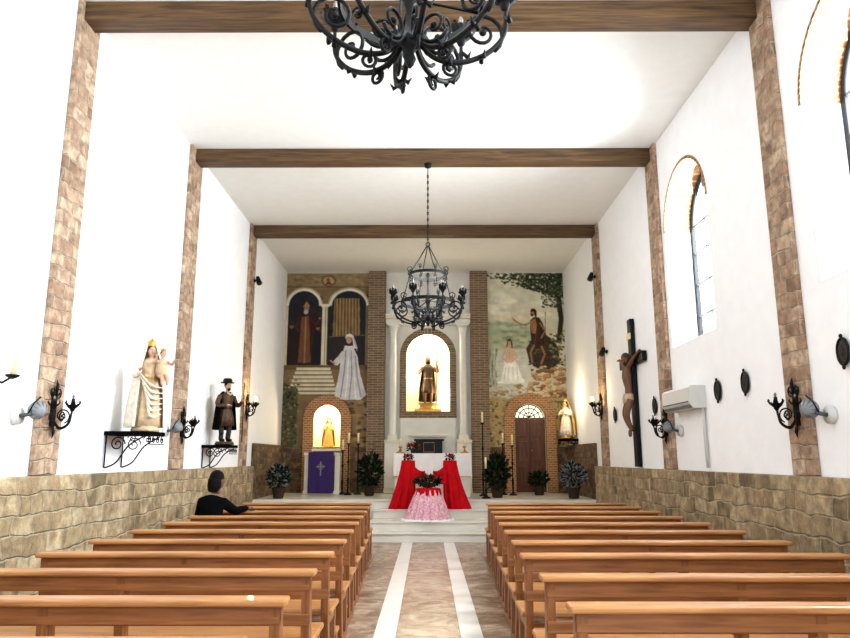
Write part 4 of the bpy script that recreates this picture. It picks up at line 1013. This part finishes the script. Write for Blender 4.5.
E_ = [(0,1),(1,2),(2,3),(3,4),(3,5),(5,6),(6,7),(3,8),(8,9),(9,10),(0,11),(11,12),(12,13),(13,14),(0,15),(15,16),(16,17),(17,18)]
Rr = [(0.15,0.12),(0.145,0.115),(0.15,0.115),(0.125,0.10),0.06,0.075,0.055,0.036,0.075,0.055,0.036,0.095,0.07,0.05,0.04,0.095,0.07,0.05,0.04]
vs, fs = skin_mesh(V_, E_, Rr)
b = MB(); b.faces(vs, fs, 'darkcloth', True)
hand(b, (-0.13,0.40,0.82), (0.3,1,0.0), 'hskin', 1.5); hand(b, (0.33,0.50,0.885), (0.4,1,-0.15), 'hskin', 1.5, -1)
t = MB(); head(t, (0,0,0), 0.215, skin='hskin', hair='hair', longhair=True)
b.absorb(t, Matrix.Translation((0.02,0.20,1.235)) @ Matrix.Rotation(PI-0.6, 4, 'Z') @ Matrix.Rotation(0.12, 4, 'X'))
b.done('seated_person', (-2.60, 8.60, 0.0))

# ------------------------------------------------------------------ lights
w = bpy.data.worlds.new('World'); sc.world = w; w.use_nodes = True
bg = w.node_tree.nodes['Background']; bg.inputs[0].default_value = (0.84, 0.93, 1.0, 1); bg.inputs[1].default_value = 2.6
def area(name, loc, rot, sx, sy, power, c=(1,1,1)):
    l = bpy.data.lights.new(name, 'AREA'); l.shape = 'RECTANGLE'; l.size = sx; l.size_y = sy; l.energy = power; l.color = c
    o = bpy.data.objects.new(name, l); o.location = loc; o.rotation_euler = rot; sc.collection.objects.link(o); return o
for k, (a, c) in enumerate(wins):
    area('window_daylight_%d' % (k+1), (XR+WD+0.45, (a+c)/2, 4.35), (0, math.radians(60), 0), 2.6, 1.5, 500, (0.86, 0.94, 1.0))
def point(name, loc, power, c, r=0.08):
    l = bpy.data.lights.new(name, 'POINT'); l.energy = power; l.color = c; l.shadow_soft_size = r
    o = bpy.data.objects.new(name, l); o.location = loc; sc.collection.objects.link(o)
point('niche_lamp', (0.0, YB+0.05, 4.35), 30, (1.0, 0.94, 0.74), 0.06)
point('niche_lamp_low', (0.42, YB+0.03, 3.0), 9, (1.0, 0.94, 0.76), 0.05)
point('niche_fill_front', (-0.42, YB+0.02, 3.5), 9, (1.0, 0.94, 0.76), 0.05)  # fill added at the niche front so the statue is lit brighter
point('side_niche_lamp', (-2.47, YB+0.03, 2.66), 30, (1.0, 0.82, 0.52), 0.04)
point('sconce_lamp', (XL+0.34, 13.6, 2.72), 12, (1.0, 0.75, 0.4), 0.05)
point('sconce_lamp_right', (XR-0.34, 13.6, 2.72), 7, (1.0, 0.75, 0.4), 0.05)
point('statue_lamp', (XR-0.45, 15.9, 2.85), 18, (1.0, 0.80, 0.5), 0.05)
for k, (x, y, z, e) in enumerate([(-0.09, 3.22, 4.1, 30), (0.0, 10.14, 4.08, 90)]):
    point('nave_fill_%d' % (k+1), (x, y, z), e, (0.94, 0.97, 1.0), 0.35)  # soft fill added inside the chandeliers to brighten nave and ceiling, bulbs stay unlit

# ------------------------------------------------------------------ camera
cam = bpy.data.cameras.new('camera'); cam.sensor_width = 36; cam.lens = 700/850*36
co = bpy.data.objects.new('camera', cam); co.location = (0, 0, 1.5); co.rotation_euler = (math.radians(90+11.23), 0, 0.0043)
sc.collection.objects.link(co); sc.camera = co
sc.view_settings.view_transform = 'Standard'; sc.view_settings.exposure = 0.12
try: sc.view_settings.look = 'Medium High Contrast'
except Exception as e: print(e)
